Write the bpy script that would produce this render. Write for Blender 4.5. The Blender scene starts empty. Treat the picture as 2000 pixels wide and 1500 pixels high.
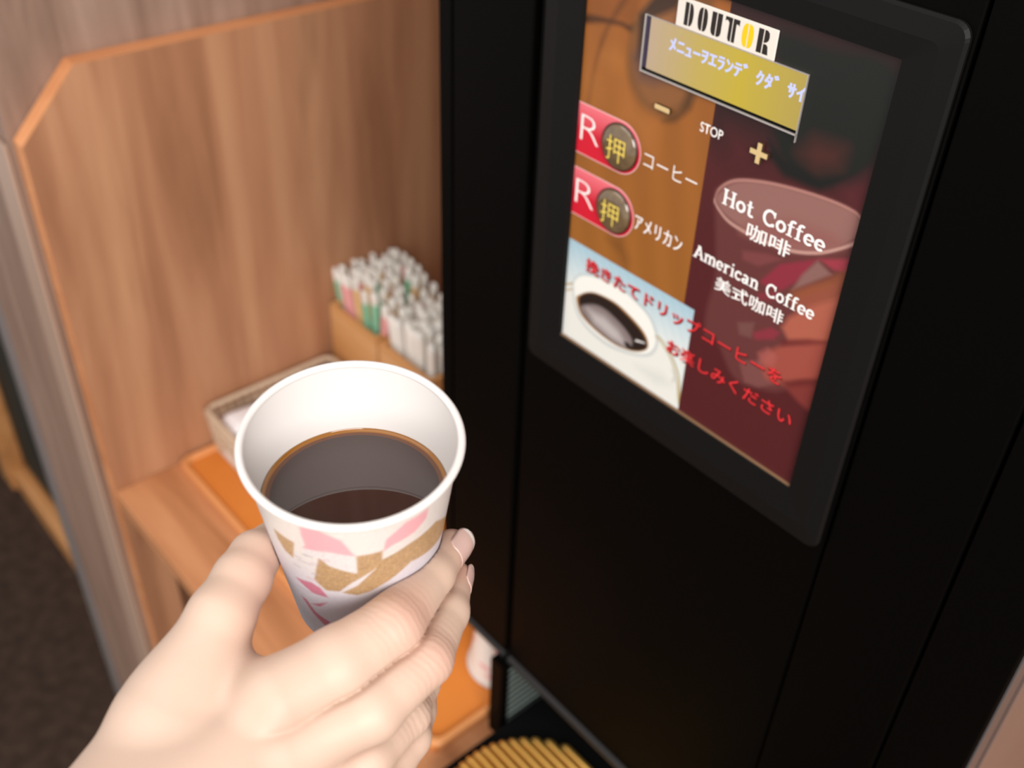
import bpy, bmesh, math, random
import numpy as np
from mathutils import Vector, Matrix

random.seed(7)
rng = np.random.default_rng(7)
SC = bpy.context.scene
COL = SC.collection

# ------------------------------------------------------------------ camera
CAM_Z = 1.62
CAM = np.array([0.0, 0.0, CAM_Z])
FPX = 2052.26                                   # focal length for a 2000 px wide frame
MR = np.array([[0.65110677, 0.75828427, 0.03263344],
               [0.48000564, -0.37809316, -0.79160606],
               [-0.58792394, 0.5310843, -0.61015974]])   # rows: right, down, forward
cam_data = bpy.data.cameras.new('camera')
cam = bpy.data.objects.new('camera', cam_data)
COL.objects.link(cam)
cam.matrix_world = Matrix(((MR[0][0], -MR[1][0], -MR[2][0], 0),
                           (MR[0][1], -MR[1][1], -MR[2][1], 0),
                           (MR[0][2], -MR[1][2], -MR[2][2], CAM_Z),
                           (0, 0, 0, 1)))
cam_data.sensor_width = 36.0
cam_data.lens = 36.0 * FPX / 2000.0
cam_data.clip_start = 0.02
cam_data.dof.use_dof = True
cam_data.dof.focus_distance = 0.415
cam_data.dof.aperture_fstop = 8.0
SC.camera = cam

# ------------------------------------------------------------------ light
world = bpy.data.worlds.new('room_light')
SC.world = world
world.use_nodes = True
bg = world.node_tree.nodes['Background']
bg.inputs[0].default_value = (1.0, 0.965, 0.94, 1)
bg.inputs[1].default_value = 0.72

def area_light(name, loc, target, size, size_y, power, color):
    ld = bpy.data.lights.new(name, 'AREA')
    ld.shape = 'RECTANGLE'; ld.size = size; ld.size_y = size_y
    ld.energy = power; ld.color = color
    o = bpy.data.objects.new(name, ld); COL.objects.link(o)
    o.location = loc
    o.rotation_euler = (Vector(target) - Vector(loc)).to_track_quat('-Z', 'Y').to_euler()
    return o
area_light('overhead_light', (-0.60, -0.55, 2.75), (-0.6, 0.3, 0.9), 1.8, 1.4, 13, (1.0, 0.97, 0.95))
area_light('overhead_light', (2.0, -0.95, 2.50), (-0.8, 0.4, 1.0), 1.6, 1.4, 90, (1.0, 0.97, 0.95))  # unseen side fill, added to brighten the wooden side screen from the right

SC.view_settings.view_transform = 'Standard'
SC.view_settings.look = 'None'
SC.view_settings.gamma = 1.0
SC.view_settings.exposure = 0.17
SC.view_settings.use_curve_mapping = False

# ------------------------------------------------------------------ helpers
def ray(u, v):
    return MR.T @ np.array([(u - 1000) / FPX, (v - 750) / FPX, 1.0])
FRONT = 0.400                                    # the machine's front plane
def on_front(u, v):
    d = ray(u, v); p = d * FRONT / d[1]
    return np.array([p[0], p[2] + CAM_Z])

def s2l(c):
    c = np.asarray(c, float) / 255.0
    return np.where(c <= 0.04045, c / 12.92, ((c + 0.055) / 1.055) ** 2.4)

def mat(name, rgb=(0.8, 0.8, 0.8), rough=0.5, spec=0.5, metal=0.0, lin=False, coat=0.0, emit=None, estr=0.0):
    m = bpy.data.materials.new(name); m.use_nodes = True
    b = m.node_tree.nodes['Principled BSDF']
    c = tuple(rgb) if lin else tuple(s2l(rgb))
    b.inputs['Base Color'].default_value = (*c, 1)
    b.inputs['Roughness'].default_value = rough
    b.inputs['Specular IOR Level'].default_value = spec
    b.inputs['Metallic'].default_value = metal
    b.inputs['Coat Weight'].default_value = coat
    if emit is not None:
        b.inputs['Emission Color'].default_value = (*s2l(emit), 1)
        b.inputs['Emission Strength'].default_value = estr
    return m

def N(m, kind, **kw):
    n = m.node_tree.nodes.new(kind)
    for k, v in kw.items():
        setattr(n, k, v)
    return n

def wood(name, dark, mid, light, grain='Z', scale=1.0, rough=0.5, knots=0.5, spec=0.3):
    m = mat(name, mid, rough, spec)
    nt = m.node_tree; b = nt.nodes['Principled BSDF']; L = nt.links.new
    tc = N(m, 'ShaderNodeTexCoord'); mp = N(m, 'ShaderNodeMapping')
    L(tc.outputs['Object'], mp.inputs['Vector'])
    lo, hi = 1.6 * scale, 22.0 * scale
    mp.inputs['Scale'].default_value = {'Z': (hi, hi, lo), 'X': (lo, hi, hi), 'Y': (hi, lo, hi)}[grain]
    n1 = N(m, 'ShaderNodeTexNoise'); n1.inputs['Scale'].default_value = 1.0
    n1.inputs['Detail'].default_value = 6; n1.inputs['Roughness'].default_value = 0.6
    n1.inputs['Distortion'].default_value = 0.6
    L(mp.outputs[0], n1.inputs['Vector'])
    r1 = N(m, 'ShaderNodeValToRGB')
    e = r1.color_ramp.elements
    e[0].position = 0.3; e[0].color = (*s2l(dark), 1)
    e[1].position = 0.72; e[1].color = (*s2l(light), 1)
    k = e.new(0.5); k.color = (*s2l(mid), 1)
    L(n1.outputs['Fac'], r1.inputs['Fac'])
    mp2 = N(m, 'ShaderNodeMapping'); L(tc.outputs['Object'], mp2.inputs['Vector'])
    lo2, hi2 = 5.0 * scale, 30.0 * scale
    mp2.inputs['Scale'].default_value = {'Z': (hi2, hi2, lo2), 'X': (lo2, hi2, hi2), 'Y': (hi2, lo2, hi2)}[grain]
    n2 = N(m, 'ShaderNodeTexNoise'); n2.inputs['Scale'].default_value = 1.0
    n2.inputs['Detail'].default_value = 3
    L(mp2.outputs[0], n2.inputs['Vector'])
    r2 = N(m, 'ShaderNodeValToRGB')
    r2.color_ramp.elements[0].position = 0.62; r2.color_ramp.elements[0].color = (0, 0, 0, 1)
    r2.color_ramp.elements[1].position = 0.78; r2.color_ramp.elements[1].color = (knots, knots, knots, 1)
    L(n2.outputs['Fac'], r2.inputs['Fac'])
    mx = N(m, 'ShaderNodeMix', data_type='RGBA')
    L(r2.outputs[0], mx.inputs['Factor']); L(r1.outputs[0], mx.inputs[6])
    mx.inputs[7].default_value = (*(s2l(dark) * 0.6), 1)
    L(mx.outputs[2], b.inputs['Base Color'])
    bp = N(m, 'ShaderNodeBump'); bp.inputs['Strength'].default_value = 0.08; bp.inputs['Distance'].default_value = 0.002
    L(n1.outputs['Fac'], bp.inputs['Height']); L(bp.outputs[0], b.inputs['Normal'])
    return m

def speckle(m, rgb2, scale, amount=0.5, bump=0.0):
    nt = m.node_tree; b = nt.nodes['Principled BSDF']; L = nt.links.new
    tc = N(m, 'ShaderNodeTexCoord'); n1 = N(m, 'ShaderNodeTexNoise')
    n1.inputs['Scale'].default_value = scale; n1.inputs['Detail'].default_value = 5
    L(tc.outputs['Object'], n1.inputs['Vector'])
    mx = N(m, 'ShaderNodeMix', data_type='RGBA')
    mx.inputs[6].default_value = b.inputs['Base Color'].default_value
    mx.inputs[7].default_value = (*s2l(rgb2), 1)
    mr = N(m, 'ShaderNodeMapRange'); mr.inputs[1].default_value = 0.35; mr.inputs[2].default_value = 0.65
    mr.inputs[4].default_value = amount
    L(n1.outputs['Fac'], mr.inputs[0]); L(mr.outputs[0], mx.inputs['Factor']); L(mx.outputs[2], b.inputs['Base Color'])
    if bump:
        bp = N(m, 'ShaderNodeBump'); bp.inputs['Strength'].default_value = bump; bp.inputs['Distance'].default_value = 0.001
        L(n1.outputs['Fac'], bp.inputs['Height']); L(bp.outputs[0], b.inputs['Normal'])
    return m

def obj(name, bm_or_me, m=None, parent=None, smooth=False, kind=None):
    if isinstance(bm_or_me, bmesh.types.BMesh):
        me = bpy.data.meshes.new(name)
        bmesh.ops.recalc_face_normals(bm_or_me, faces=bm_or_me.faces[:])
        bm_or_me.to_mesh(me); bm_or_me.free()
    else:
        me = bm_or_me
    o = bpy.data.objects.new(name, me); COL.objects.link(o)
    if m is not None:
        for mm in (m if isinstance(m, (list, tuple)) else [m]):
            me.materials.append(mm)
    if smooth:
        me.polygons.foreach_set('use_smooth', [True] * len(me.polygons))
    if parent is not None:
        o.parent = parent
        o.matrix_parent_inverse = Matrix.Translation(-parent_base(parent))
    if kind: o['kind'] = kind
    return o

def parent_base(p):
    return Vector(p.location)

def thing(name, loc, label, cat, group=None):
    o = bpy.data.objects.new(name, None); COL.objects.link(o)
    o.location = loc; o.empty_display_size = 0.02
    return tag(o, label, cat, group)

def tag(o, label, cat, group=None):
    o['label'] = label; o['category'] = cat
    if group: o['group'] = group
    return o

def box(bm, x0, x1, y0, y1, z0, z1, bev=0.0, seg=2):
    r = bmesh.ops.create_cube(bm, size=1)
    bmesh.ops.scale(bm, vec=(x1 - x0, y1 - y0, z1 - z0), verts=r['verts'])
    bmesh.ops.translate(bm, vec=((x0 + x1) / 2, (y0 + y1) / 2, (z0 + z1) / 2), verts=r['verts'])
    if bev:
        es = list({e for v in r['verts'] for e in v.link_edges})
        bmesh.ops.bevel(bm, geom=es, offset=bev, segments=seg, affect='EDGES', profile=0.5)
    return bm

def BX(*a, **k):
    return box(bmesh.new(), *a, **k)

def tube(bm, pts, r, seg=8, cap=True):
    pts = [Vector(p) for p in pts]
    rs = r if isinstance(r, (list, tuple)) else [r] * len(pts)
    rings = []
    for i, p in enumerate(pts):
        d = (pts[min(i + 1, len(pts) - 1)] - pts[max(i - 1, 0)]).normalized()
        a = d.cross(Vector((0, 0, 1)))
        if a.length < 1e-3: a = d.cross(Vector((1, 0, 0)))
        a.normalize(); b = d.cross(a)
        rings.append([bm.verts.new(p + rs[i] * (math.cos(t) * a + math.sin(t) * b))
                      for t in [2 * math.pi * k / seg for k in range(seg)]])
    for A, B in zip(rings, rings[1:]):
        for k in range(seg):
            bm.faces.new((A[k], A[(k + 1) % seg], B[(k + 1) % seg], B[k]))
    if cap:
        bm.faces.new(rings[0][::-1]); bm.faces.new(rings[-1])
    return bm

def loops(bm, rings, close=False, cap0=False, cap1=False):
    V = [[bm.verts.new(p) for p in ring] for ring in rings]
    n = len(V[0])
    for A, B in zip(V, V[1:]):
        for k in range(n):
            bm.faces.new((A[k], A[(k + 1) % n], B[(k + 1) % n], B[k]))
    if cap0: bm.faces.new(V[0][::-1])
    if cap1: bm.faces.new(V[-1])
    return bm

# ------------------------------------------------------------------ materials
M = {}
M['board'] = wood('walnut_laminate', (146, 99, 70), (174, 123, 90), (194, 145, 108), 'Z', 0.8, 0.55, 0.3)
M['edge'] = wood('edge_band', (186, 118, 74), (205, 138, 92), (218, 152, 104), 'Y', 1.0, 0.5, 0.1)
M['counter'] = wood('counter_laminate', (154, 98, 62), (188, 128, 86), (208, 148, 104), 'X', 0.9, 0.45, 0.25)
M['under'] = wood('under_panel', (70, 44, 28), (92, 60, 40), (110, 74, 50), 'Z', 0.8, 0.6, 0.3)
M['greywood'] = wood('grey_walnut', (112, 86, 72), (142, 114, 98), (166, 138, 122), 'Z', 1.1, 0.55, 0.3)
M['steel'] = mat('brushed_strip', (150, 142, 140), 0.4, 0.5, 0.5)
M['bead'] = mat('beige_bead', (170, 142, 124), 0.5, 0.4)
M['floor'] = speckle(mat('dark_carpet', (52, 40, 34), 0.9, 0.1), (70, 55, 45), 40, 0.8, 0.3)
M['darkwall'] = speckle(mat('dark_green_wall', (34, 40, 36), 0.6, 0.3), (24, 28, 26), 6, 0.6)
M['base'] = wood('baseboard_wood', (150, 100, 58), (184, 128, 78), (200, 146, 96), 'X', 0.8, 0.5, 0.2)
M['tray'] = speckle(mat('orange_tray', (214, 128, 54), 0.45, 0.4), (204, 116, 44), 12, 0.5)
M['traylip'] = mat('tray_lip', (216, 146, 90), 0.45, 0.4)
M['black'] = speckle(mat('black_plastic', (4.5, 3.5, 2.8), 0.5, 0.05), (3.5, 2.8, 2.2), 300, 0.6, 0.05)
M['void'] = mat('groove_black', (4, 4, 4), 0.8, 0.1)
M['bezel'] = mat('charcoal_bezel', (15, 14, 13.5), 0.5, 0.15)
M['trim'] = mat('grey_trim', (76, 72, 72), 0.4, 0.5)
M['rail'] = mat('rail_grey', (27, 25, 25), 0.45, 0.4)
M['side'] = speckle(mat('side_panel', (112, 92, 84), 0.45, 0.5), (106, 86, 78), 20, 0.4)
M['rib'] = mat('ribbed_plastic', (110, 120, 116), 0.45, 0.5)
M['gold'] = mat('gold_slat', (240, 190, 100), 0.32, 0.5, 0.85)
M['white'] = mat('print_white', (246, 240, 236), 0.4, 0.3)
M['cream'] = mat('plate_white', (222, 214, 203), 0.4, 0.3)
M['ink'] = mat('logo_ink', (40, 32, 28), 0.45, 0.3)
M['logoyellow'] = mat('logo_yellow', (246, 190, 20), 0.45, 0.3)
M['goldkey'] = mat('key_gold', (226, 196, 140), 0.35, 0.5, 0.3)
M['keydark'] = mat('key_dark', (66, 50, 34), 0.5, 0.3)
M['yellowtext'] = mat('button_yellow', (236, 208, 96), 0.4, 0.3)
M['redtext'] = mat('red_text', (224, 52, 56), 0.4, 0.3)
M['redshadow'] = mat('red_text_outline', (96, 20, 26), 0.5, 0.2)
M['pinkline'] = mat('label_outline', (240, 190, 190), 0.4, 0.3)
M['chrome'] = mat('lcd_chrome', (214, 206, 200), 0.25, 0.5, 0.7)
M['lcdpurple'] = mat('lcd_gap', (48, 36, 62), 0.35, 0.5)
M['lcdtext'] = mat('lcd_glyphs', (60, 60, 80), 0.4, 0.3, emit=(205, 210, 255), estr=0.9)
M['paperwhite'] = mat('cup_paper', (212, 207, 203), 0.5, 0.35)
M['woodbox'] = wood('pale_wood_box', (186, 130, 78), (208, 152, 96), (222, 170, 116), 'X', 1.0, 0.5, 0.1)
M['wicker'] = speckle(mat('pale_wire', (206, 180, 154), 0.5, 0.4), (190, 164, 138), 60, 0.5)
M['packet'] = mat('white_packet', (238, 232, 232), 0.45, 0.4)
M['stick'] = mat('white_paper_stick', (240, 236, 228), 0.5, 0.3)
M['printgreen'] = mat('stick_green', (140, 204, 168), 0.5, 0.3)
M['printpink'] = mat('stick_pink', (238, 170, 168), 0.5, 0.3)
M['printorange'] = mat('stick_orange', (240, 200, 140), 0.5, 0.3)

def attr_mat(name, rough, spec, coat=0.0):
    m = mat(name, (200, 200, 200), rough, spec, coat=coat)
    a = N(m, 'ShaderNodeAttribute'); a.attribute_name = 'print'
    m.node_tree.links.new(a.outputs['Color'], m.node_tree.nodes['Principled BSDF'].inputs['Base Color'])
    return m

# ------------------------------------------------------------------ setting
ZC = CAM_Z - 0.87                                # counter top, 0.75 m
bm = bmesh.new(); box(bm, -3.2, 2.2, -2.2, 2.4, -0.05, 0.0)
obj('floor', bm, M['floor'], kind='structure')
bm = BX(-1.257, -0.9945, 0.25, 0.9003, 0.0, 2.60, bev=0.001)
wl = obj('wall_left', bm, M['greywood'], kind='structure')
obj('trim_1', BX(-1.262, -1.236, 0.244, 0.30, 0.0, 2.60, bev=0.002), M['steel'], kind='structure')
obj('trim_2', BX(-1.045, -0.9950, 0.245, 0.249, 0.0, 1.62 - 0.44, bev=0.001), M['bead'], kind='structure')
obj('wall_back', BX(-1.257, 1.6, 0.9005, 0.96, 0.0, 2.60), M['greywood'], kind='structure')
obj('wall_alcove', BX(-3.2, -1.262, 0.345, 0.40, 0.0, 2.60), M['darkwall'], kind='structure')
obj('baseboard_alcove', BX(-1.94, -1.262, 0.315, 0.345, 0.0, 0.065, bev=0.006), M['base'], kind='structure')
obj('trim_3', BX(-2.01, -1.94, 0.305, 0.345, 0.0, 2.60, bev=0.006), M['base'], kind='structure')

# ------------------------------------------------------------------ counter and side board
ct = thing('counter', (-0.3, 0.55, 0.0), 'long wooden counter carrying the black coffee machine and the orange tray', 'counter')
obj('worktop', BX(-0.9705, 0.75, 0.255, 0.90, ZC - 0.022, ZC, bev=0.0015), M['counter'], ct)
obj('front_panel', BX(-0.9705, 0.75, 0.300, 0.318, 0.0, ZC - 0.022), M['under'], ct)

def prism_yz(bm, poly, x0, x1):
    a = [bm.verts.new((x0, y, z)) for y, z in poly]
    b = [bm.verts.new((x1, y, z)) for y, z in poly]
    n = len(poly)
    bm.faces.new(a); bm.faces.new(b[::-1])
    for i in range(n):
        bm.faces.new((a[i], a[(i + 1) % n], b[(i + 1) % n], b[i]))
    return bm
zt, zl = CAM_Z - 0.370, CAM_Z - 0.435
outline = [(0.2555, 0.0), (0.90, 0.0), (0.90, zt), (0.318, zt), (0.2555, zl)]
sb = obj('side_screen', prism_yz(bmesh.new(), outline, -0.9925, -0.9710), M['board'])
tag(sb, 'tall walnut wood side screen with a cut corner standing at the counter end', 'partition')
bm = bmesh.new()
path = [(0.2555, 0.0), (0.2555, zl), (0.318, zt), (0.90, zt)]
off = [(0.2547, 0.0), (0.2547, zl + 0.0003), (0.3177, zt + 0.0008), (0.90, zt + 0.0008)]
A = [[bm.verts.new((x, y, z)) for y, z in pl] for x in (-0.9926, -0.9709) for pl in (path, off)]
for i in range(3):
    for p, q in ((A[1], A[3]), (A[3], A[2]), (A[0], A[1]), (A[2], A[0])):
        bm.faces.new((p[i], p[i + 1], q[i + 1], q[i]))
eb = obj('edge_band', bm, M['edge'])
eb.parent = sb
eb['label'] = 'lighter orange edge band'

# ------------------------------------------------------------------ orange tray
tr = thing('serving_tray', (-0.71, 0.55, ZC), 'flat orange tray with a raised lip lying on the wooden counter', 'tray')
TX0, TX1, TY0, TY1 = -0.966, -0.455, 0.333, 0.86
obj('tray_base', BX(TX0 + 0.002, TX1 - 0.002, TY0 + 0.002, TY1 - 0.002, ZC, ZC + 0.004), M['tray'], tr)
bm = bmesh.new()
def rrect(x0, x1, y0, y1, r, n=6):
    out = []
    for cx, cy, a0 in ((x1 - r, y1 - r, 0), (x0 + r, y1 - r, 90), (x0 + r, y0 + r, 180), (x1 - r, y0 + r, 270)):
        for k in range(n + 1):
            a = math.radians(a0 + 90 * k / n)
            out.append((cx + r * math.cos(a), cy + r * math.sin(a)))
    return out
rg = []
for ins, z in ((0, 0.0003), (0, 0.008), (0.0015, 0.0105), (0.005, 0.0105), (0.008, 0.0043)):
    rg.append([(x, y, ZC + z) for x, y in rrect(TX0 + ins, TX1 - ins, TY0 + ins, TY1 - ins, 0.012)])
loops(bm, rg)
lip = obj('lip', bm, M['traylip'], tr); lip['label'] = 'paler lip of the tray'
ZT = ZC + 0.0042                                 # top of the tray

# ------------------------------------------------------------------ wooden boxes and sticks
def stick_box(x0, x1, y0, y1, z0, h, label):
    t = thing('wooden_box', ((x0 + x1) / 2, (y0 + y1) / 2, z0), label, 'box', 'wooden boxes holding sticks')
    w = 0.006
    obj('side_panel', BX(x0, x1, y0, y0 + w, z0, z0 + h, bev=0.001), M['woodbox'], t)
    obj('side_panel', BX(x0, x1, y1 - w, y1, z0, z0 + h, bev=0.001), M['woodbox'], t)
    obj('side_panel', BX(x0, x0 + w, y0 + w, y1 - w, z0, z0 + h, bev=0.001), M['woodbox'], t)
    obj('side_panel', BX(x1 - w, x1, y0 + w, y1 - w, z0, z0 + h, bev=0.001), M['woodbox'], t)
    obj('bottom', BX(x0 + w, x1 - w, y0 + w, y1 - w, z0, z0 + 0.005), M['woodbox'], t)
BH = 0.140
stick_box(-0.9655, -0.8655, 0.560, 0.665, ZT, BH, 'pale wooden box beside the walnut screen, full of printed sticks')
stick_box(-0.8590, -0.7590, 0.560, 0.665, ZT, BH, 'pale wooden box nearer the coffee machine, full of plain white sticks')

def stick_mesh(name, r, L, band, flat=0.55):
    bm = bmesh.new()
    zs = [0, 0.002, L * 0.60, L * 0.7, L * 0.7 + 0.001, L * 0.9, L * 0.9 + 0.001, L - 0.006, L]
    rr = [r * 0.9, r, r, r, r, r, r, r, r * 0.75]
    n = 10
    rings = [[(q * math.cos(2 * math.pi * k / n), flat * q * math.sin(2 * math.pi * k / n), z)
              for k in range(n)] for z, q in zip(zs, rr)]
    loops(bm, rings, cap0=True, cap1=True)
    bm.faces.ensure_lookup_table()
    for f in bm.faces:
        c = f.calc_center_median()
        if band and L * 0.6 < c.z < L * 0.9 and c.y < 0.3 * r and abs(c.x) < r * 0.95:
            f.material_index = 1
    me = bpy.data.meshes.new(name)
    bmesh.ops.recalc_face_normals(bm, faces=bm.faces[:]); bm.to_mesh(me); bm.free()
    me.polygons.foreach_set('use_smooth', [True] * len(me.polygons))
    me.materials.append(M['stick'])
    if band: me.materials.append(band)
    return me

def plant_sticks(variants, name, group, cx, cy, wx, wy, nx_, ny_, zlow, lean, L, dome, seed):
    r_ = random.Random(seed)
    firsts = {}
    for j in range(ny_):
        for i in range(nx_):
            a, c = (2 * (i + 0.5) / nx_ - 1), (2 * (j + 0.5) / ny_ - 1)
            mesh, label = variants[r_.randrange(len(variants))]
            if mesh.name not in firsts:
                o = bpy.data.objects.new(name, mesh); COL.objects.link(o); firsts[mesh.name] = o
                tag(o, label, 'stick', group)
            else:
                o = firsts[mesh.name].copy(); COL.objects.link(o)
            o.location = (cx + a * wx * 0.78, cy + c * wy * 0.78, zlow + dome * (1 - 0.7 * a * a) + r_.uniform(0, 0.010))
            o.rotation_euler = (-c * lean * 0.55 + r_.uniform(-.012, .012), a * lean + r_.uniform(-.012, .012), r_.uniform(-0.3, 0.3))
zb = ZT + 0.006
gA = 'printed paper sticks in the box by the screen'
vs = [(stick_mesh(nm, 0.0058, 0.165, M[bnd]), 'white wrapped stick with %s print standing in the box by the walnut screen' % word)
      for nm, bnd, word in (('green_stick', 'printgreen', 'green'), ('pink_stick', 'printpink', 'pink'), ('orange_stick', 'printorange', 'pale orange'))]
plant_sticks(vs, 'paper_stick', gA, -0.9170, 0.610, 0.042, 0.042, 7, 6, zb, 0.165, 0.166, 0.018, 1)
plant_sticks([(stick_mesh('plain', 0.0060, 0.160, None, 0.9), 'plain white stick in the wooden box nearer the coffee machine')], 'stirrer',
             'plain white sticks', -0.8090, 0.610, 0.042, 0.042, 7, 6, zb, 0.10, 0.160, 0.010, 9)

# ------------------------------------------------------------------ wire basket with packets
bk = thing('wire_basket', (-0.87, 0.463, ZT), 'pale beige rectangular wire basket of white packets on the orange tray', 'basket')
KX0, KX1, KY0, KY1, KH = -0.9635, -0.775, 0.373, 0.554, 0.066
bm = bmesh.new()
for z, ins, r in ((ZT + KH, 0, 0.0034), (ZT + KH - 0.014, 0.001, 0.0026)):
    pts = [(x, y, z) for x, y in rrect(KX0 + ins + r, KX1 - ins - r, KY0 + ins + r, KY1 - ins - r, 0.012)]
    tube(bm, pts + [pts[0], pts[1]], r, 8, cap=False)
obj('rim', bm, M['wicker'], bk, smooth=True)
bm = bmesh.new()
def wall_pts(t, top):
    ins = 0.003 if top else 0.014
    z = ZT + (KH if top else 0.002)
    c = rrect(KX0 + ins, KX1 - ins, KY0 + ins, KY1 - ins, 0.012)
    i = int(t * len(c)) % len(c); j = (i + 1) % len(c); f = t * len(c) - int(t * len(c))
    return Vector((c[i][0] * (1 - f) + c[j][0] * f, c[i][1] * (1 - f) + c[j][1] * f, z))
per = []
for a, b, n in (((KX0, KY0), (KX1, KY0), 16), ((KX1, KY0), (KX1, KY1), 16), ((KX1, KY1), (KX0, KY1), 16), ((KX0, KY1), (KX0, KY0), 16)):
    for k in range(n):
        per.append((a[0] + (b[0] - a[0]) * k / n, a[1] + (b[1] - a[1]) * k / n))
cx, cy = (KX0 + KX1) / 2, (KY0 + KY1) / 2
def sh(p, f, z): return (cx + (p[0] - cx) * f, cy + (p[1] - cy) * f, z)
for p in per:
    tube(bm, [sh(p, 0.965, ZT + KH - 0.001), sh(p, 0.90, ZT + 0.0022)], 0.0013, 5)
for fz, f in ((0.03, 0.905), (0.3, 0.925), (0.55, 0.942)):
    pts = [sh(p, f, ZT + 0.0015 + KH * fz) for p in per]
    tube(bm, pts + [pts[0], pts[1]], 0.0014, 5, cap=False)
obj('side_mesh', bm, M['wicker'], bk)
bm = bmesh.new()
for k in range(15):
    t = 0.06 + 0.88 * k / 14
    tube(bm, [(KX0 + 0.012 + t * (KX1 - KX0 - 0.024), KY0 + 0.012, ZT + 0.0016), (KX0 + 0.012 + t * (KX1 - KX0 - 0.024), KY1 - 0.012, ZT + 0.0016)], 0.0013, 5)
obj('base_mesh', bm, M['wicker'], bk)

def pillow(w, l, h):
    bm = bmesh.new(); n = 9
    for s in (1, -1):
        g = [[bm.verts.new((w * (i / (n - 1) - 0.5), l * (j / (n - 1) - 0.5),
              s * h * ((1 - (2 * i / (n - 1) - 1) ** 4) * (1 - (2 * j / (n - 1) - 1) ** 4)) ** 0.6)) for j in range(n)] for i in range(n)]
        for i in range(n - 1):
            for j in range(n - 1):
                bm.faces.new((g[i][j], g[i + 1][j], g[i + 1][j + 1], g[i][j + 1]))
    bmesh.ops.remove_doubles(bm, verts=bm.verts[:], dist=1e-6)
    me = bpy.data.meshes.new('packet')
    bmesh.ops.recalc_face_normals(bm, faces=bm.faces[:]); bm.to_mesh(me); bm.free()
    me.polygons.foreach_set('use_smooth', [True] * len(me.polygons)); me.materials.append(M['packet'])
    return me
pm = pillow(0.042, 0.052, 0.008)
first = None
for lay in range(4):
    for i in range(3):
        for j in range(3):
            if lay == 3 and (i + j) % 2: continue
            if first is None:
                o = bpy.data.objects.new('sugar_packet', pm); COL.objects.link(o); first = o
                tag(o, 'white packet lying in the pale wire basket', 'packet', 'white packets in the basket')
            else:
                o = first.copy(); COL.objects.link(o)
            o.location = (-0.920 + i * 0.048 + random.uniform(-.004, .004), 0.408 + j * 0.055 + random.uniform(-.004, .004), ZT + 0.0115 + lay * 0.0168)
            o.rotation_euler = (random.uniform(-.04, .04), random.uniform(-.04, .04), random.uniform(-.18, .18))

# ------------------------------------------------------------------ printed paper cup mesh
def poly_sd(px, py, poly):
    """signed distance to a polygon (negative inside), vectorised"""
    d = np.full(px.shape, 1e18); s = np.ones(px.shape)
    n = len(poly)
    for i in range(n):
        ax, ay = poly[i]; bx_, by_ = poly[i - 1]
        ex, ey = bx_ - ax, by_ - ay; wx, wy = px - ax, py - ay
        t = np.clip((wx * ex + wy * ey) / (ex * ex + ey * ey + 1e-30), 0, 1)
        d = np.minimum(d, (wx - ex * t) ** 2 + (wy - ey * t) ** 2)
        c1, c2, c3 = py >= ay, py < by_, ex * wy > ey * wx
        flip = (c1 & c2 & c3) | (~c1 & ~c2 & ~c3)
        s = np.where(flip, -s, s)
    return s * np.sqrt(d)

def color_attr(me, cols):
    a = me.color_attributes.new('print', 'FLOAT_COLOR', 'POINT')
    buf = np.ones((len(cols), 4), np.float32); buf[:, :3] = cols
    a.data.foreach_set('color', buf.ravel())

def grid_mesh(name, V, nu, nv, wrap=False):
    idx = np.arange(nu * nv).reshape(nv, nu)
    if wrap:
        a, b = idx[:-1], np.roll(idx, -1, axis=1)[:-1]
        c, d = np.roll(idx, -1, axis=1)[1:], idx[1:]
    else:
        a, b, c, d = idx[:-1, :-1], idx[:-1, 1:], idx[1:, 1:], idx[1:, :-1]
    F = np.stack([a, b, c, d], -1).reshape(-1, 4)
    me = bpy.data.meshes.new(name)
    me.vertices.add(len(V)); me.vertices.foreach_set('co', np.asarray(V, np.float32).ravel())
    me.loops.add(F.size); me.loops.foreach_set('vertex_index', F.ravel().astype(np.int32))
    me.polygons.add(len(F)); me.polygons.foreach_set('loop_start', np.arange(0, F.size, 4, dtype=np.int32))
    me.update(calc_edges=True); me.validate()
    me.polygons.foreach_set('use_smooth', [True] * len(me.polygons))
    return me

CUP_R, CUP_r, CUP_H = 0.0352, 0.0252, 0.084

def cup_frame():
    c = MR.T @ (np.array([(686.5 - 1000) / FPX, (861 - 750) / FPX, 1.0]) * 0.3416) + CAM
    n = np.array([0.10438151, -0.06390562, 0.99248203]); n /= np.linalg.norm(n)
    # seen leaning toward the camera
    ax = np.cross(n, MR[2]); ax /= np.linalg.norm(ax)      # to the right as seen
    if ax @ MR[0] < 0: ax = -ax
    ay = np.cross(n, ax)
    if ay @ MR[2] > 0: ay = -ay                             # toward the camera
    return c, n, ax, ay
CUP_C, CUP_N, CUP_X, CUP_Y = cup_frame()

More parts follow.
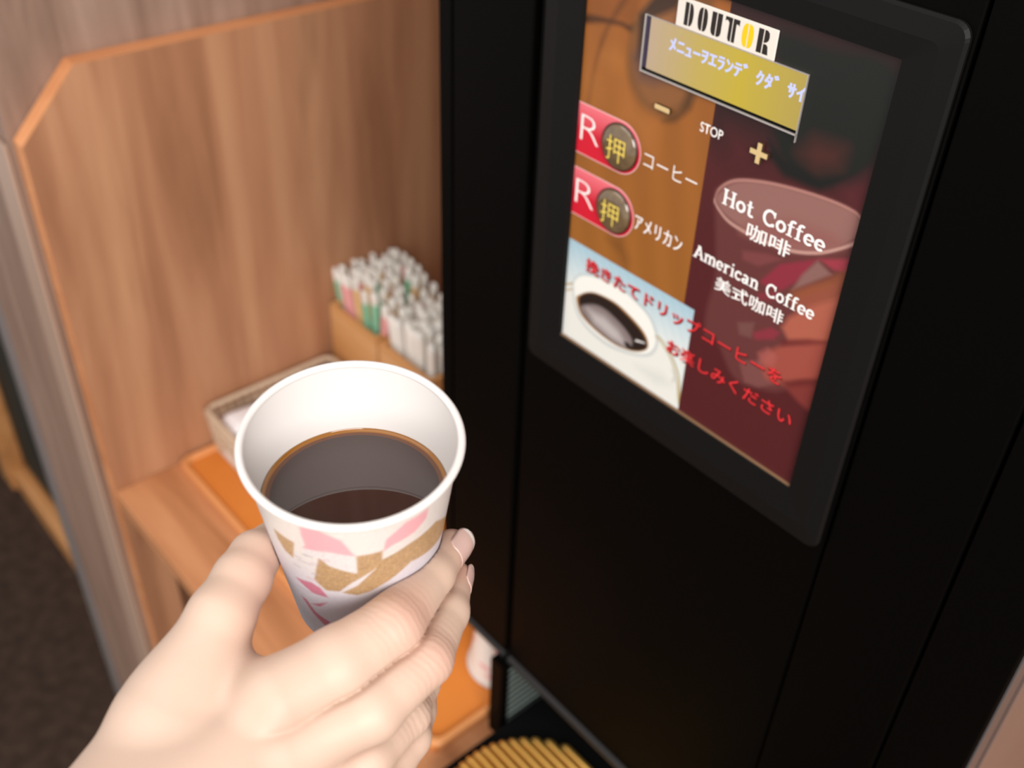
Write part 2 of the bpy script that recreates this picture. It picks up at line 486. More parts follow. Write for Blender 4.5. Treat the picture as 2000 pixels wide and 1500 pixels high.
PETAL_PX = lambda pts: [(500 + 0.225 * x, 1000 + 0.225 * y) for x, y in pts]
PINK = [[(375, 120), (520, 150), (740, 250), (860, 385), (640, 350), (400, 310), (425, 290), (390, 200)],
        [(1115, 300), (1130, 240), (1300, 90), (1500, -40), (1480, 50), (1380, 170), (1180, 290), (1108, 345)],
        [(340, 560), (480, 610), (560, 660), (630, 745), (490, 700)],
        [(480, 795), (620, 785), (560, 822)],
        [(390, 720), (440, 760), (520, 870), (650, 960), (600, 985), (500, 880)]]
GOLD = [[(868, 385), (1100, 335), (1097, 412), (1330, 275), (1560, 80), (1660, 20), (1640, 140), (1345, 430), (1200, 560), (990, 690), (880, 722), (745, 700), (880, 640), (1040, 490), (860, 600), (720, 680), (880, 560)],
        [(545, 400), (640, 470), (870, 532), (905, 545), (730, 690), (610, 680), (507, 590), (520, 500)],
        [(150, 140), (200, 180), (330, 265), (325, 400), (250, 330), (190, 230)]]
WHITEP = [[(640, 470), (870, 400), (868, 532)], [(400, 310), (640, 350), (860, 385), (640, 470), (560, 400), (430, 380)]]

def px_to_cup(u, v):
    """where the ray through a pixel meets the cup wall: angle and height fraction"""
    d = ray(u, v); d = d / np.linalg.norm(d)
    o = CAM - CUP_C
    D = np.array([d @ CUP_X, d @ CUP_Y, d @ CUP_N]); O = np.array([o @ CUP_X, o @ CUP_Y, o @ CUP_N])
    k = (CUP_R - CUP_r) / CUP_H
    # radius at height w (w=0 rim, negative below) R + k*w
    a = D[0]**2 + D[1]**2 - k * k * D[2]**2
    b = 2 * (O[0] * D[0] + O[1] * D[1] - k * D[2] * (CUP_R + k * O[2]))
    c = O[0]**2 + O[1]**2 - (CUP_R + k * O[2])**2
    disc = max(b * b - 4 * a * c, 0)
    t = (-b - math.sqrt(disc)) / (2 * a)
    P = O + t * D
    return math.atan2(P[1], P[0]), -P[2] / CUP_H

def cup_paint(TH, HF):
    """print on the outside of a cup: TH angle, HF 0 rim .. 1 foot"""
    S = 0.030
    px, py = TH * S, HF * CUP_H
    upper, lower = s2l((240, 231, 224)), s2l((226, 220, 228))
    w = np.clip((HF - 0.22 + 0.05 * np.sin(3 * TH)) / 0.3, 0, 1)[..., None]
    nz = rng.normal(0, 1, TH.shape)[..., None]
    C = upper * (1 - w) + lower * w
    C = C * (1 + 0.03 * nz)
    def lay(poly, col, soft=0.0004, grain=0.05):
        nonlocal C
        for shift in (-2 * math.pi, 0, 2 * math.pi):
            sd = poly_sd(px + shift * S, py, poly)
            a = np.clip(0.5 - sd / (2 * soft), 0, 1)[..., None]
            if a.max() > 0:
                C = C * (1 - a) + a * (s2l(col) * (1 + grain * nz))
    def conv(pl):
        out = []
        for u, v in PETAL_PX(pl):
            th, h = px_to_cup(u, v); out.append((th * S, h * CUP_H))
        return out
    rr = random.Random(4)
    for i in range(16):                              # petals round the unseen side
        th0 = rr.uniform(math.pi * 1.12, math.pi * 1.95) if i % 2 else rr.uniform(-math.pi, -0.3)
        if 0.2 < (th0 % (2 * math.pi)) < 2.9: continue
        h0 = rr.uniform(0.12, 0.9) * CUP_H; a = rr.uniform(-0.9, 0.9); l, ww = rr.uniform(0.008, 0.014), rr.uniform(0.003, 0.005)
        pts = []
        for q, s in ((-1, 0), (-0.3, 1), (0.4, 0.8), (1, 0), (0.3, -0.9), (-0.4, -0.7)):
            x, y = q * l, s * ww
            pts.append((th0 * S + x * math.cos(a) - y * math.sin(a), h0 + x * math.sin(a) + y * math.cos(a)))
        lay(pts, rr.choice([(240, 178, 182), (196, 160, 116)]))
    for p in GOLD: lay(conv(p), (194, 158, 116), grain=0.12)
    for p in WHITEP: lay(conv(p), (236, 228, 226))
    for p in PINK[:2]: lay(conv(p), (246, 182, 188), grain=0.02)
    for p in PINK[2:]: lay(conv(p), (214, 132, 152), grain=0.05)
    for k in range(10):                              # thin brush lines in the pale band
        th, h = px_to_cup(585 + rr.uniform(0, 60), 1085 + rr.uniform(0, 90))
        l = rr.uniform(0.002, 0.006)
        lay([(th * S, h * CUP_H), (th * S + l, h * CUP_H + 0.0002), (th * S + l, h * CUP_H + 0.0007), (th * S, h * CUP_H + 0.0004)], rr.choice([(190, 176, 180), (222, 180, 190)]), 0.0003)
    return np.clip(C * 0.76, 0, 1)

M['cupprint'] = attr_mat('cup_print', 0.42, 0.4)
def cup_to_world(loc, C, n, ax, ay):
    return C + loc[..., 0:1] * ax + loc[..., 1:2] * ay + loc[..., 2:3] * n

def make_cup_parts(parent, C, n, ax, ay, R, r, H, painter):
    nth, nh = 420, 150
    th = np.linspace(-math.pi, math.pi, nth, endpoint=False); hf = np.linspace(0, 1, nh)
    TH, HF = np.meshgrid(th, hf)
    rad = R + (r - R) * HF
    loc = np.stack([rad * np.cos(TH), rad * np.sin(TH), -H * HF], -1)
    V = cup_to_world(loc.reshape(-1, 3), C, n, ax, ay)
    me = grid_mesh('wall', V, nth, nh, wrap=True)
    color_attr(me, painter(TH, HF).reshape(-1, 3))
    obj('printed_wall', me, M['cupprint'], parent)
    t = 0.0005
    def lathe(name, prof, m, seg=96):
        bm = bmesh.new()
        rings = []
        for q, z in prof:
            a = np.linspace(0, 2 * math.pi, seg, endpoint=False)
            l = np.stack([q * np.cos(a), q * np.sin(a), np.full_like(a, z)], -1)
            rings.append([tuple(p) for p in cup_to_world(l, C, n, ax, ay)])
        loops(bm, rings)
        return obj(name, bm, m, parent, smooth=True)
    o = lathe('inner_wall', [(R - t, 0.0005), (r - t + (R - r) * 0.10, -H * 0.9), (0.0001, -H * 0.9)], M['paperwhite'])
    o['label'] = 'plain white inside of the cup'
    rr_ = 0.00135
    prof = [(R + 0.0006 + rr_ * math.cos(a), 0.0003 + rr_ * math.sin(a)) for a in np.linspace(-0.75 * math.pi, 1.25 * math.pi, 22)]
    o = lathe('rolled_rim', prof, M['paperwhite'])
    lathe('foot', [(r + 0.0001, -H + 0.001), (r, -H), (r - 0.001, -H), (r - 0.0015, -H + 0.006), (0.0001, -H + 0.006)], M['paperwhite'])

cup = thing('paper_cup', tuple(CUP_C - CUP_N * CUP_H), 'paper cup of black coffee with pink and gold petals, held in the hand', 'cup')
make_cup_parts(cup, CUP_C, CUP_N, CUP_X, CUP_Y, CUP_R, CUP_r, CUP_H, cup_paint)

# coffee: a level disc that meets the leaning wall, with a clear amber meniscus
def coffee_level():
    k = (CUP_R - CUP_r) / CUP_H
    zc = (CUP_C - CUP_N * 0.0245)[2]
    out = []
    for a in np.linspace(0, 2 * math.pi, 128, endpoint=False):
        e = math.cos(a) * CUP_X + math.sin(a) * CUP_Y
        w = -0.0245
        for _ in range(12):
            q = CUP_R - 0.0006 + k * w
            p = CUP_C + e * q + CUP_N * w
            w -= (p[2] - zc) / CUP_N[2]
        out.append(CUP_C + e * (CUP_R - 0.0007 + k * w) + CUP_N * w)
    return np.array(out), zc
ring, zcof = coffee_level()
cen = ring.mean(0)
M['coffee'] = mat('coffee', (0.029, 0.0100, 0.0075), 0.03, 0.85, lin=True)
M['coffeemid'] = mat('coffee_shallow', (0.105, 0.034, 0.012), 0.04, 0.7, lin=True)
M['coffeeedge'] = mat('coffee_thin_edge', (0.26, 0.10, 0.012), 0.05, 0.5, lin=True)
cf = thing('coffee', (cen[0], cen[1], zcof), 'black coffee half filling the held paper cup, amber at its edge', 'coffee')
bm = bmesh.new()
rg = [[tuple(cen + (p - cen) * f + np.array([0, 0, dz])) for p in ring] for f, dz in ((0.91, 0), (0.6, 0), (0.2, 0), (0.002, 0))]
loops(bm, rg)
m_cof = M['coffee']
obj('surface', bm, m_cof, cf, smooth=True)
bm = bmesh.new()
rg = [[tuple(cen + (p - cen) * f + np.array([0, 0, dz])) for p in ring] for f, dz in ((0.999, 0.0009), (0.99, 0.0003), (0.958, 0.00006), (0.91, 0))]
loops(bm, rg)
bm.faces.ensure_lookup_table()
for i_, f_ in enumerate(bm.faces):
    if i_ >= 2 * len(ring): f_.material_index = 1
o = obj('meniscus', bm, [M['coffeeedge'], M['coffeemid']], cf, smooth=True); o['label'] = 'thin amber edge of the coffee'

# ------------------------------------------------------------------ second paper cup on the tray
def paint_two(TH, HF):
    S = 0.03
    C = np.broadcast_to(s2l((240, 232, 224)), TH.shape + (3,)).copy()
    rr = random.Random(3)
    for i in range(26):
        th0 = rr.uniform(-3.2, 3.2); h0 = rr.uniform(0.1, 0.9) * CUP_H; l, ww = rr.uniform(.005, .009), .003; a = rr.uniform(-.9, .9)
        if -2.9 < th0 < -1.5: continue
        pts = [(th0 * S + q * l * math.cos(a) - s * ww * math.sin(a), h0 + q * l * math.sin(a) + s * ww * math.cos(a))
               for q, s in ((-1, 0), (-.3, 1), (.4, .8), (1, 0), (.3, -.9), (-.4, -.7))]
        al = np.clip(0.5 - poly_sd(TH * S, HF * CUP_H, pts) / 0.0008, 0, 1)[..., None]
        C = C * (1 - al) + al * s2l((238, 176, 178))
    return C
c2 = np.array([-0.4930, 0.450, ZT + 0.0018])
cup2 = thing('paper_cup', (c2[0], c2[1], ZT), 'white paper cup upside down on the orange tray beside the machine foot', 'cup')
make_cup_parts(cup2, c2, np.array([0, 0, -1.0]), np.array([1.0, 0, 0]), np.array([0, -1.0, 0]), 0.0352, 0.0255, 0.079, paint_two)

# ------------------------------------------------------------------ coffee machine
mc = thing('coffee_machine', (-0.3, 0.6, ZC), 'tall black coffee vending machine with a colour menu panel, on the counter', 'coffee machine')
ZB, ZTOP = CAM_Z - 0.757, CAM_Z + 0.14
bm = bmesh.new()
box(bm, -0.523, -0.0765, 0.424, 0.86, ZB + 0.004, ZTOP - 0.005)
obj('body', bm, M['void'], mc)
def strip(x0, x1, name='front_strip', z0=ZB, bev=0.0012):
    return obj(name, BX(x0, x1, FRONT, 0.4235, z0, ZTOP, bev=bev), M['black'], mc)
strip(-0.5255, -0.5125)
strip(-0.5105, -0.4375)
obj('door_panel', BX(-0.4320, -0.1847, FRONT + 0.0010, 0.4235, ZB, ZTOP, bev=0.0012), M['black'], mc)
strip(-0.1828, -0.1166)
strip(-0.1148, -0.0738)
obj('corner_trim', BX(-0.0736, -0.0722, 0.402, 0.417, ZB, ZTOP, bev=0.0004), M['trim'], mc)
o = obj('side_panel', BX(-0.0764, -0.0715, 0.4255, 0.86, ZB, ZTOP, bev=0.0006), M['side'], mc)
o['label'] = 'beige metal side panel'
bm = bmesh.new()
prof = [(0.4005, 0.001), (0.3985, -0.001), (0.3975, -0.003), (0.3985, -0.007), (0.4235, -0.007), (0.4235, 0.001)]
for x0, x1 in ((-0.5255, -0.4375), (-0.4320, -0.0740)):
    a = [[(x, y, ZB + z) for y, z in prof] for x in (x0, x1)]
    loops(bm, a, cap0=True, cap1=True)
obj('bottom_rail', bm, M['rail'], mc)
# dispensing bay under the door
wl_ = obj('bay_wall', BX(-0.4460, -0.4310, 0.391, 0.84, ZC, ZB - 0.0080), M['black'], mc)
bm = bmesh.new()
for k in range(11):
    z = ZC + 0.010 + k * 0.0082
    box(bm, -0.4309, -0.4296, 0.400, 0.74, z, z + 0.0022)
obj('vent_rib', bm, M['rib'], wl_)
obj('bay_wall', BX(-0.0900, -0.0765, 0.391, 0.84, ZC, ZB - 0.0080), M['black'], mc)
obj('bay_back', BX(-0.4285, -0.0905, 0.74, 0.755, ZC, ZB - 0.0080), M['void'], mc)

# drip tray
dt = thing('drip_tray', (-0.27, 0.45, ZC), 'black drip tray with gold ribs under the coffee machine door', 'drip tray')
DX0, DX1, DY0, DY1, DZ = -0.4262, -0.094, 0.262, 0.60, ZC + 0.026
bm = bmesh.new()
def octo(x0, x1, y0, y1, c):
    return [(x0 + c, y0), (x1 - c, y0), (x1, y0 + c), (x1, y1), (x0, y1), (x0, y0 + c)]
rg = [[(x, y, z) for x, y in octo(DX0 + i, DX1 - i, DY0 + i, DY1 - i, 0.050)] for i, z in ((0.002, ZC), (0, ZC + 0.002), (0, DZ - 0.001), (0.0012, DZ))]
loops(bm, rg, cap0=True, cap1=True)
obj('tray_body', bm, M['void'], dt)
GCX, GCY, GR = -0.3360, 0.3450, 0.0800
y = GCY - GR + 0.004
while y < GCY + GR - 0.002:
    hw = math.sqrt(GR * GR - (y - GCY) ** 2)
    x0, x1 = GCX - hw, GCX + hw
    bm = bmesh.new()
    tube(bm, [(x0, y, DZ + 0.0002), (x0 + 0.0012, y, DZ + 0.0045), (x0 + 0.004, y, DZ + 0.007), (x1 - 0.004, y, DZ + 0.007), (x1 - 0.0012, y, DZ + 0.0045), (x1, y, DZ + 0.0002)], 0.0036, 8)
    obj('grate_rib', bm, M['gold'], dt, smooth=True)
    y += 0.0082
bm = bmesh.new()
loops(bm, [[(GCX + q * math.cos(t), GCY + q * math.sin(t), z) for t in np.linspace(0, 2 * math.pi, 48, endpoint=False)] for q, z in ((GR - 0.004, DZ + 0.0001), (GR - 0.004, DZ + 0.0025))], cap1=True)
obj('grate_base', bm, M['gold'], dt)

# bezel round the menu panel
Zr = lambda z: CAM_Z + z
def rr_xz(x0, x1, z0, z1, r, y, n=6):
    return [(x, y, z) for x, z in rrect(x0, x1, z0, z1, r, n)]
OX0, OX1, OZ0, OZ1 = -0.4268, -0.1868, Zr(-0.4205), Zr(-0.1305)
IX0, IX1, IZ0, IZ1 = -0.3963, -0.2122, Zr(-0.3900), Zr(-0.1520)
bm = bmesh.new()
rg = [rr_xz(OX0, OX1, OZ0, OZ1, 0.007, FRONT + 0.002), rr_xz(OX0, OX1, OZ0, OZ1, 0.007, FRONT - 0.0005),
      rr_xz(OX0 + 0.0012, OX1 - 0.0012, OZ0 + 0.0012, OZ1 - 0.0012, 0.0062, FRONT - 0.0020),
      rr_xz(OX0 + 0.012, OX1 - 0.010, OZ0 + 0.012, OZ1 - 0.010, 0.004, FRONT - 0.0030),
      rr_xz(IX0 - 0.0006, IX1 + 0.0006, IZ0 - 0.0006, IZ1 + 0.0006, 0.0006, FRONT - 0.0022),
      rr_xz(IX0, IX1, IZ0, IZ1, 0.0004, FRONT - 0.0002), rr_xz(IX0, IX1, IZ0, IZ1, 0.0004, FRONT + 0.002)]
loops(bm, rg)
obj('display_bezel', bm, M['bezel'], mc)
bm = bmesh.new()
rg = [rr_xz(IX0 - 0.0001, IX1 + 0.0001, IZ0 - 0.0001, IZ0 + 0.0011, 0.0003, FRONT - 0.0012), rr_xz(IX0 - 0.0001, IX1 + 0.0001, IZ0 - 0.0001, IZ0 + 0.0011, 0.0003, FRONT - 0.0001)]
loops(bm, rg, cap0=True)
obj('panel_ledge', bm, mat('ledge_brown', (128, 98, 72), 0.4, 0.5), mc)

# ---- the printed menu panel: colours of the print, laid out on its own plane
def F(pts): return [tuple(on_front(u, v)) for u, v in pts]
def C4(pts, ox=1080, oy=0, s=0.28): return F([(ox + s * x, oy + s * y) for x, y in pts])
def C5(pts): return F([(1080 + x / 3, 320 + y / 3) for x, y in pts])
def SM(poly, k=6):
    P = np.array(poly, float); n = len(P); out = []
    for i in range(n):
        p0, p1, p2, p3 = P[i - 1], P[i], P[(i + 1) % n], P[(i + 2) % n]
        for t in np.arange(k) / k:
            out.append(tuple(0.5 * (2 * p1 + (p2 - p0) * t + (2 * p0 - 5 * p1 + 4 * p2 - p3) * t * t + (3 * p1 - p0 - 3 * p2 + p3) * t ** 3)))
    return out
nx, nz = 330, 430
gx = np.linspace(IX0, IX1, nx); gz = np.linspace(IZ0, IZ1, nz)
GX, GZ = np.meshgrid(gx, gz)
PC = np.zeros((nz, nx, 3))
SPLIT = -0.3030
PICT = Zr(-0.3185); PICR = -0.2955
tz = ((GZ - PICT) / (IZ1 - PICT))[..., None]
PC[:] = s2l((154, 96, 40)) * (1 - tz) + s2l((150, 88, 38)) * tz
PC *= (1 + 0.10 * np.sin((GX * 260 + GZ * 60))[..., None] * 0.5)
right = GX > SPLIT
mar = s2l((88, 34, 36)) * np.ones_like(PC)
mar2 = s2l((58, 30, 30))
tr_ = np.clip((GZ - Zr(-0.30)) / 0.13, 0, 1)[..., None]
mar = mar * (1 - tr_ * 0.3) + mar2 * tr_ * 0.3
PC[right] = mar[right]
def lay(poly, col, soft=0.0006, alpha=1.0, mask=None):
    global PC
    if len(poly) >= 9: poly = SM(poly, 5)
    sd = poly_sd(GX, GZ, poly)
    a = np.clip(0.5 - sd / (2 * soft), 0, 1) * alpha
    if mask is not None: a = a * mask
    a = a[..., None]
    PC = PC * (1 - a) + a * s2l(col)
def ell(cx, cz, a, b, rot=0, n=48, t0=0, t1=2 * math.pi):
    r = math.radians(rot)
    return [(cx + a * math.cos(t) * math.cos(r) - b * math.sin(t) * math.sin(r), cz + a * math.cos(t) * math.sin(r) + b * math.sin(t) * math.cos(r))
            for t in np.linspace(t0, t1, n, endpoint=False)]
lm, rm = (~right).astype(float), right.astype(float)
# bean shapes behind the upper left half of the print
lay(C4([(235, -40), (620, -40), (610, 120), (560, 200), (470, 160), (330, 140), (225, 150)]), (120, 66, 30), 0.004, 0.5, lm)
lay(C4([(330, 360), (430, 340), (500, 420), (520, 520), (420, 470), (330, 400)]), (176, 112, 52), 0.006, 0.5, lm)
lay(C4([(225, 100), (330, 115), (470, 150), (560, 170), (700, 40), (640, 160), (560, 230), (470, 180), (330, 160), (222, 160)]), (62, 36, 22), 0.0015, 0.85, lm)
lay(C4([(500, -40), (540, -40), (480, 60), (400, 180), (340, 330), (300, 480), (260, 700), (235, 700), (280, 460), (330, 280), (410, 110)]), (80, 46, 24), 0.002, 0.6, lm)
lay(C4([(560, 170), (640, 60), (740, -40), (1100, -40), (1060, 330), (1000, 640), (930, 760), (820, 830), (700, 800), (600, 720), (530, 560), (520, 400)]), (104, 70, 40), 0.003, 0.8, lm)
lay(C4([(590, 160), (700, 30), (1020, 60), (1000, 560), (900, 720), (780, 790), (660, 730), (580, 600), (555, 420)]), (142, 92, 54), 0.004, 0.75, lm)
lay(C4([(600, 100), (720, -40), (900, -40), (860, 60), (720, 120), (640, 230), (610, 400), (580, 420)]), (44, 34, 30), 0.002, 0.85, lm)
lay(C4([(560, 400), (620, 330), (660, 480), (800, 560), (700, 590), (600, 560)]), (86, 66, 66), 0.004, 0.7, lm)
lay(C4([(940, 640), (1000, 620), (960, 760), (850, 850), (760, 850), (880, 780)]), (60, 40, 26), 0.0025, 0.7, lm)
lay(C4([(500, 600), (600, 760), (740, 860), (700, 1080), (620, 1050), (560, 900), (470, 800)]), (176, 110, 56), 0.006, 0.5, lm)
lay(C4([(185, 500), (330, 420), (420, 500), (400, 800), (185, 700)]), (168, 104, 48), 0.008, 0.45, lm)
lay(C5([(320, 440), (400, 440), (440, 560), (430, 640), (390, 540)]), (110, 66, 30), 0.004, 0.6, lm)
# dark beans on the upper right half
lay(F([(1390, -20), (1900, -20), (1900, 130), (1730, 420), (1680, 390), (1560, 340), (1420, 330), (1380, 260)]), (44, 26, 26), 0.008, 0.85, rm)
lay(F([(1510, 60), (1620, 90), (1720, 110), (1760, 160), (1740, 250), (1690, 340), (1600, 365), (1540, 330), (1510, 270), (1520, 150)]), (22, 28, 24), 0.004, 0.92, rm)
lay(F([(1590, 270), (1650, 290), (1640, 330), (1590, 335), (1560, 300)]), (82, 40, 34), 0.006, 0.8, rm)
lay(F([(1420, 250), (1500, 290), (1500, 330), (1420, 330)]), (96, 36, 40), 0.008, 0.6, rm)
lay(F([(1500, 270), (1530, 310), (1600, 350), (1680, 340), (1600, 372), (1530, 345), (1505, 310)]), (20, 24, 22), 0.002, 0.9, rm)
lay(F([(1640, 370), (1720, 330), (1700, 450), (1660, 410)]), (96, 38, 44), 0.004, 0.6, rm)
# faded cup on the right half
lay(C5([(945, 190), (970, 140), (1060, 95), (1210, 100), (1400, 140), (1620, 210), (1760, 275), (1808, 320), (1790, 400), (1740, 600), (1690, 740), (1400, 1290), (1180, 1310), (1050, 1240), (960, 1040), (890, 1000), (900, 850), (950, 650), (950, 330)]), (112, 62, 60), 0.002, 0.75, rm)
lay(C5([(960, 180), (1060, 110), (1210, 110), (1400, 150), (1620, 220), (1790, 310), (1770, 440), (1600, 510), (1400, 500), (1200, 430), (1030, 320), (965, 240)]), (158, 112, 104), 0.0015, 0.9, rm)
lay(C5([(1100, 400), (1160, 330), (1400, 330), (1640, 420), (1700, 480), (1560, 512), (1400, 500), (1230, 450)]), (150, 92, 86), 0.004, 0.8, rm)
for pts, col, w in (([(945, 220), (970, 150), (1060, 100), (1210, 105), (1400, 145), (1620, 215), (1760, 280), (1805, 325)], (186, 132, 122), 9),
                    ([(945, 215), (965, 260), (1030, 340), (1160, 420), (1300, 480), (1420, 515), (1560, 522), (1690, 495), (1785, 460)], (206, 158, 146), 10)):
    up = [(x, y - w) for x, y in pts]; dn = [(x, y + w) for x, y in pts]
    lay(C5(up + dn[::-1]), col, 0.0006, 0.95, rm)
for poly, col, al in (([(1210, 690), (1330, 590), (1550, 560), (1430, 690), (1340, 740), (1250, 720)], (150, 48, 66), .9),
                      ([(1560, 560), (1730, 560), (1720, 640), (1640, 620)], (166, 60, 74), .9),
                      ([(1550, 570), (1630, 650), (1430, 730), (1400, 740), (1460, 650)], (150, 110, 102), .8),
                      ([(1110, 510), (1260, 530), (1340, 560), (1200, 600), (1110, 560)], (132, 70, 70), .8),
                      ([(1170, 990), (1280, 960), (1330, 990), (1290, 1030), (1180, 1030)], (146, 52, 66), .9),
                      ([(1200, 760), (1330, 740), (1300, 800), (1200, 800)], (140, 52, 62), .8),
                      ([(1080, 930), (1180, 930), (1160, 1020), (1090, 1000)], (126, 84, 80), .7),
                      ([(1090, 1160), (1210, 1150), (1300, 1290), (1200, 1310), (1120, 1280)], (136, 84, 80), .7)):
    lay(C5(poly), col, 0.0012, al, rm)
# faded hand on the right half
for poly, col, al in (([(1370, 780), (1500, 720), (1640, 690), (1730, 640), (1700, 800), (1560, 840), (1420, 860)], (166, 90, 66), .75),
                      ([(1340, 960), (1380, 900), (1500, 840), (1700, 780), (1660, 960), (1640, 1060), (1500, 1040), (1380, 1040)], (190, 104, 82), .85),
                      ([(1230, 1150), (1300, 1080), (1460, 1050), (1640, 1050), (1610, 1170), (1600, 1280), (1470, 1270), (1330, 1290), (1240, 1250)], (172, 84, 70), .85),
                      ([(1340, 1290), (1500, 1270), (1600, 1270), (1560, 1500), (1440, 1400)], (140, 60, 54), .8),
                      ([(1200, 1110), (1260, 1080), (1310, 1130), (1290, 1190), (1210, 1170)], (178, 96, 88), .7),
                      ([(1340, 1035), (1500, 1030), (1640, 1050), (1500, 1060), (1340, 1065)], (110, 36, 36), .8),
                      ([(1340, 1275), (1600, 1255), (1590, 1290), (1380, 1310)], (100, 36, 34), .7),
                      ([(1390, 745), (1500, 715), (1740, 610), (1720, 680), (1560, 750), (1420, 790)], (150, 84, 50), .6)):
    lay(C5(poly), col, 0.0018, al, rm)
# photograph of a white coffee cup, lower left
pic = ((GX < PICR) & (GZ < PICT))
pmk = pic.astype(float)
wz = np.clip((GZ - Zr(-0.352)) / 0.034, 0, 1)[..., None]
photo = s2l((222, 226, 222)) * (1 - wz) + s2l((160, 192, 206)) * wz
photo = photo * (1 + 0.018 * np.sin(GX * 900 + GZ * 500)[..., None])
PC[pic] = photo[pic]
lay(C5([(60, 980), (75, 730), (120, 700), (600, 1000), (720, 1240), (720, 1420)]), (228, 226, 218), 0.002, 1, pmk)
lay(C5([(75, 700), (120, 695), (122, 706), (75, 712)]), (180, 150, 90), 0.0003, 0.9, pmk)
lay(C5([(76, 735), (118, 728), (118, 738), (76, 746)]), (180, 150, 90), 0.0003, 0.8, pmk)
lay(C5([(112, 720), (128, 668), (178, 646), (262, 660), (385, 710), (488, 802), (570, 895), (612, 1010), (602, 1088), (550, 1128), (440, 1114), (312, 1062), (192, 960), (130, 855)]), (176, 184, 184), 0.0012, 0.8, pmk)
lay(C5([(120, 720), (135, 675), (180, 655), (260, 670), (380, 720), (480, 810), (560, 900), (600, 1010), (590, 1080), (540, 1115), (440, 1100), (320, 1050), (200, 950), (140, 850)]), (238, 236, 228), 0.0008, 1, pmk)
lay(C5([(135, 790), (150, 770), (200, 752), (260, 760), (360, 810), (440, 880), (520, 970), (555, 1040), (545, 1090), (470, 1100), (360, 1060), (240, 970), (160, 880)]), (150, 104, 54), 0.0005, 1, pmk)
lay(C5([(150, 800), (165, 772), (205, 758), (262, 768), (355, 818), (432, 888), (510, 975), (545, 1040), (540, 1085), (470, 1092), (362, 1052), (245, 962), (168, 872)]), (40, 28, 24), 0.0005, 1, pmk)
lay(C5([(160, 838), (195, 826), (250, 828), (305, 855), (365, 908), (425, 975), (462, 1040), (440, 1078), (362, 1045), (245, 958), (170, 870)]), (132, 118, 116), 0.0012, 1, pmk)
lay(C5([(200, 850), (300, 900), (380, 980), (430, 1070), (340, 1020), (240, 930)]), (190, 180, 178), 0.003, 0.9, pmk)
lay(C5([(410, 1040), (440, 1050), (470, 1092), (430, 1080)]), (30, 24, 22), 0.0006, 1, pmk)
lay(C5([(485, 1030), (530, 1045), (540, 1055), (480, 1040)]), (235, 230, 226), 0.0004, 1, pmk)
for off_, col in ((0, (186, 164, 112)), (16, (172, 150, 96))):
    a = [(600 + off_, 1010), (640 + off_, 1060), (690 + off_, 1150), (722 + off_, 1260), (735 + off_ * .3, 1400)]
    lay(C5([(x - 4, y) for x, y in a] + [(x + 4, y) for x, y in a[::-1]]), col, 0.0004, 1.0, pmk)
lay(C5([(690, 1200), (718, 1230), (712, 1280), (690, 1280), (705, 1240)]), (196, 196, 190), 0.001, 0.8, pmk)
lay(C5([(480, 1180), (640, 1230), (690, 1300), (600, 1290)]), (206, 206, 198), 0.004, 0.6, pmk)
# cup edge shading of the printed photograph and overall ink strength
PC = np.clip(PC * np.where(pic, 0.95, np.where(right, 0.80, 0.90))[..., None], 0, 1)
V = np.stack([GX.ravel(), np.full(GX.size, FRONT + 0.0002), GZ.ravel()], -1)
me = grid_mesh('menu_print', V, nx, nz)
color_attr(me, PC.reshape(-1, 3))
M['panelprint'] = attr_mat('menu_print', 0.35, 0.35)
menu = obj('menu_panel', me, M['panelprint'], mc)
menu['label'] = 'colour printed menu panel'

# ---- lettering
def flat_poly(bm, polys, y):
    for p in polys:
        vs = [bm.verts.new((x, y, z)) for x, z in p]
        f = bm.faces.new(vs)
    return bm

def set_text(name, s, x0, x1, z0, z1, y, m, parent, weight=0.0, size_fix=None, extra=(0, 0)):
    """type set in the plane of the front, fitted between x0..x1 and z0..z1"""
    cu = bpy.data.curves.new(name, 'FONT'); cu.body = s
    cu.offset = weight; cu.resolution_u = 3
    t = bpy.data.objects.new(name, cu); COL.objects.link(t)
    bpy.context.view_layer.update()
    dg = bpy.context.evaluated_depsgraph_get()
    me = bpy.data.meshes.new_from_object(t.evaluated_get(dg))
    bpy.data.objects.remove(t); bpy.data.curves.remove(cu)
    n = len(me.vertices)
    if n == 0: return None
    co = np.empty(n * 3); me.vertices.foreach_get('co', co); co = co.reshape(-1, 3)
    lo, hi = co.min(0), co.max(0)
    X = x0 + (co[:, 0] - lo[0]) / (hi[0] - lo[0]) * (x1 - x0)
    Z = z0 + (co[:, 1] - lo[1]) / (hi[1] - lo[1] + 1e-9) * (z1 - z0)
    me.vertices.foreach_set('co', np.stack([X + extra[0], np.full(n, y), Z + extra[1]], -1).ravel())
    me.materials.clear(); me.update()
    return obj(name, me, m, parent)

def span(bl, br, h):
    """left and right ends of a baseline given on the front, and a height in mm"""
    a, b = on_front(*bl), on_front(*br)
    z = (a[1] + b[1]) / 2
    return a[0], b[0], z, z + h / 1000.0

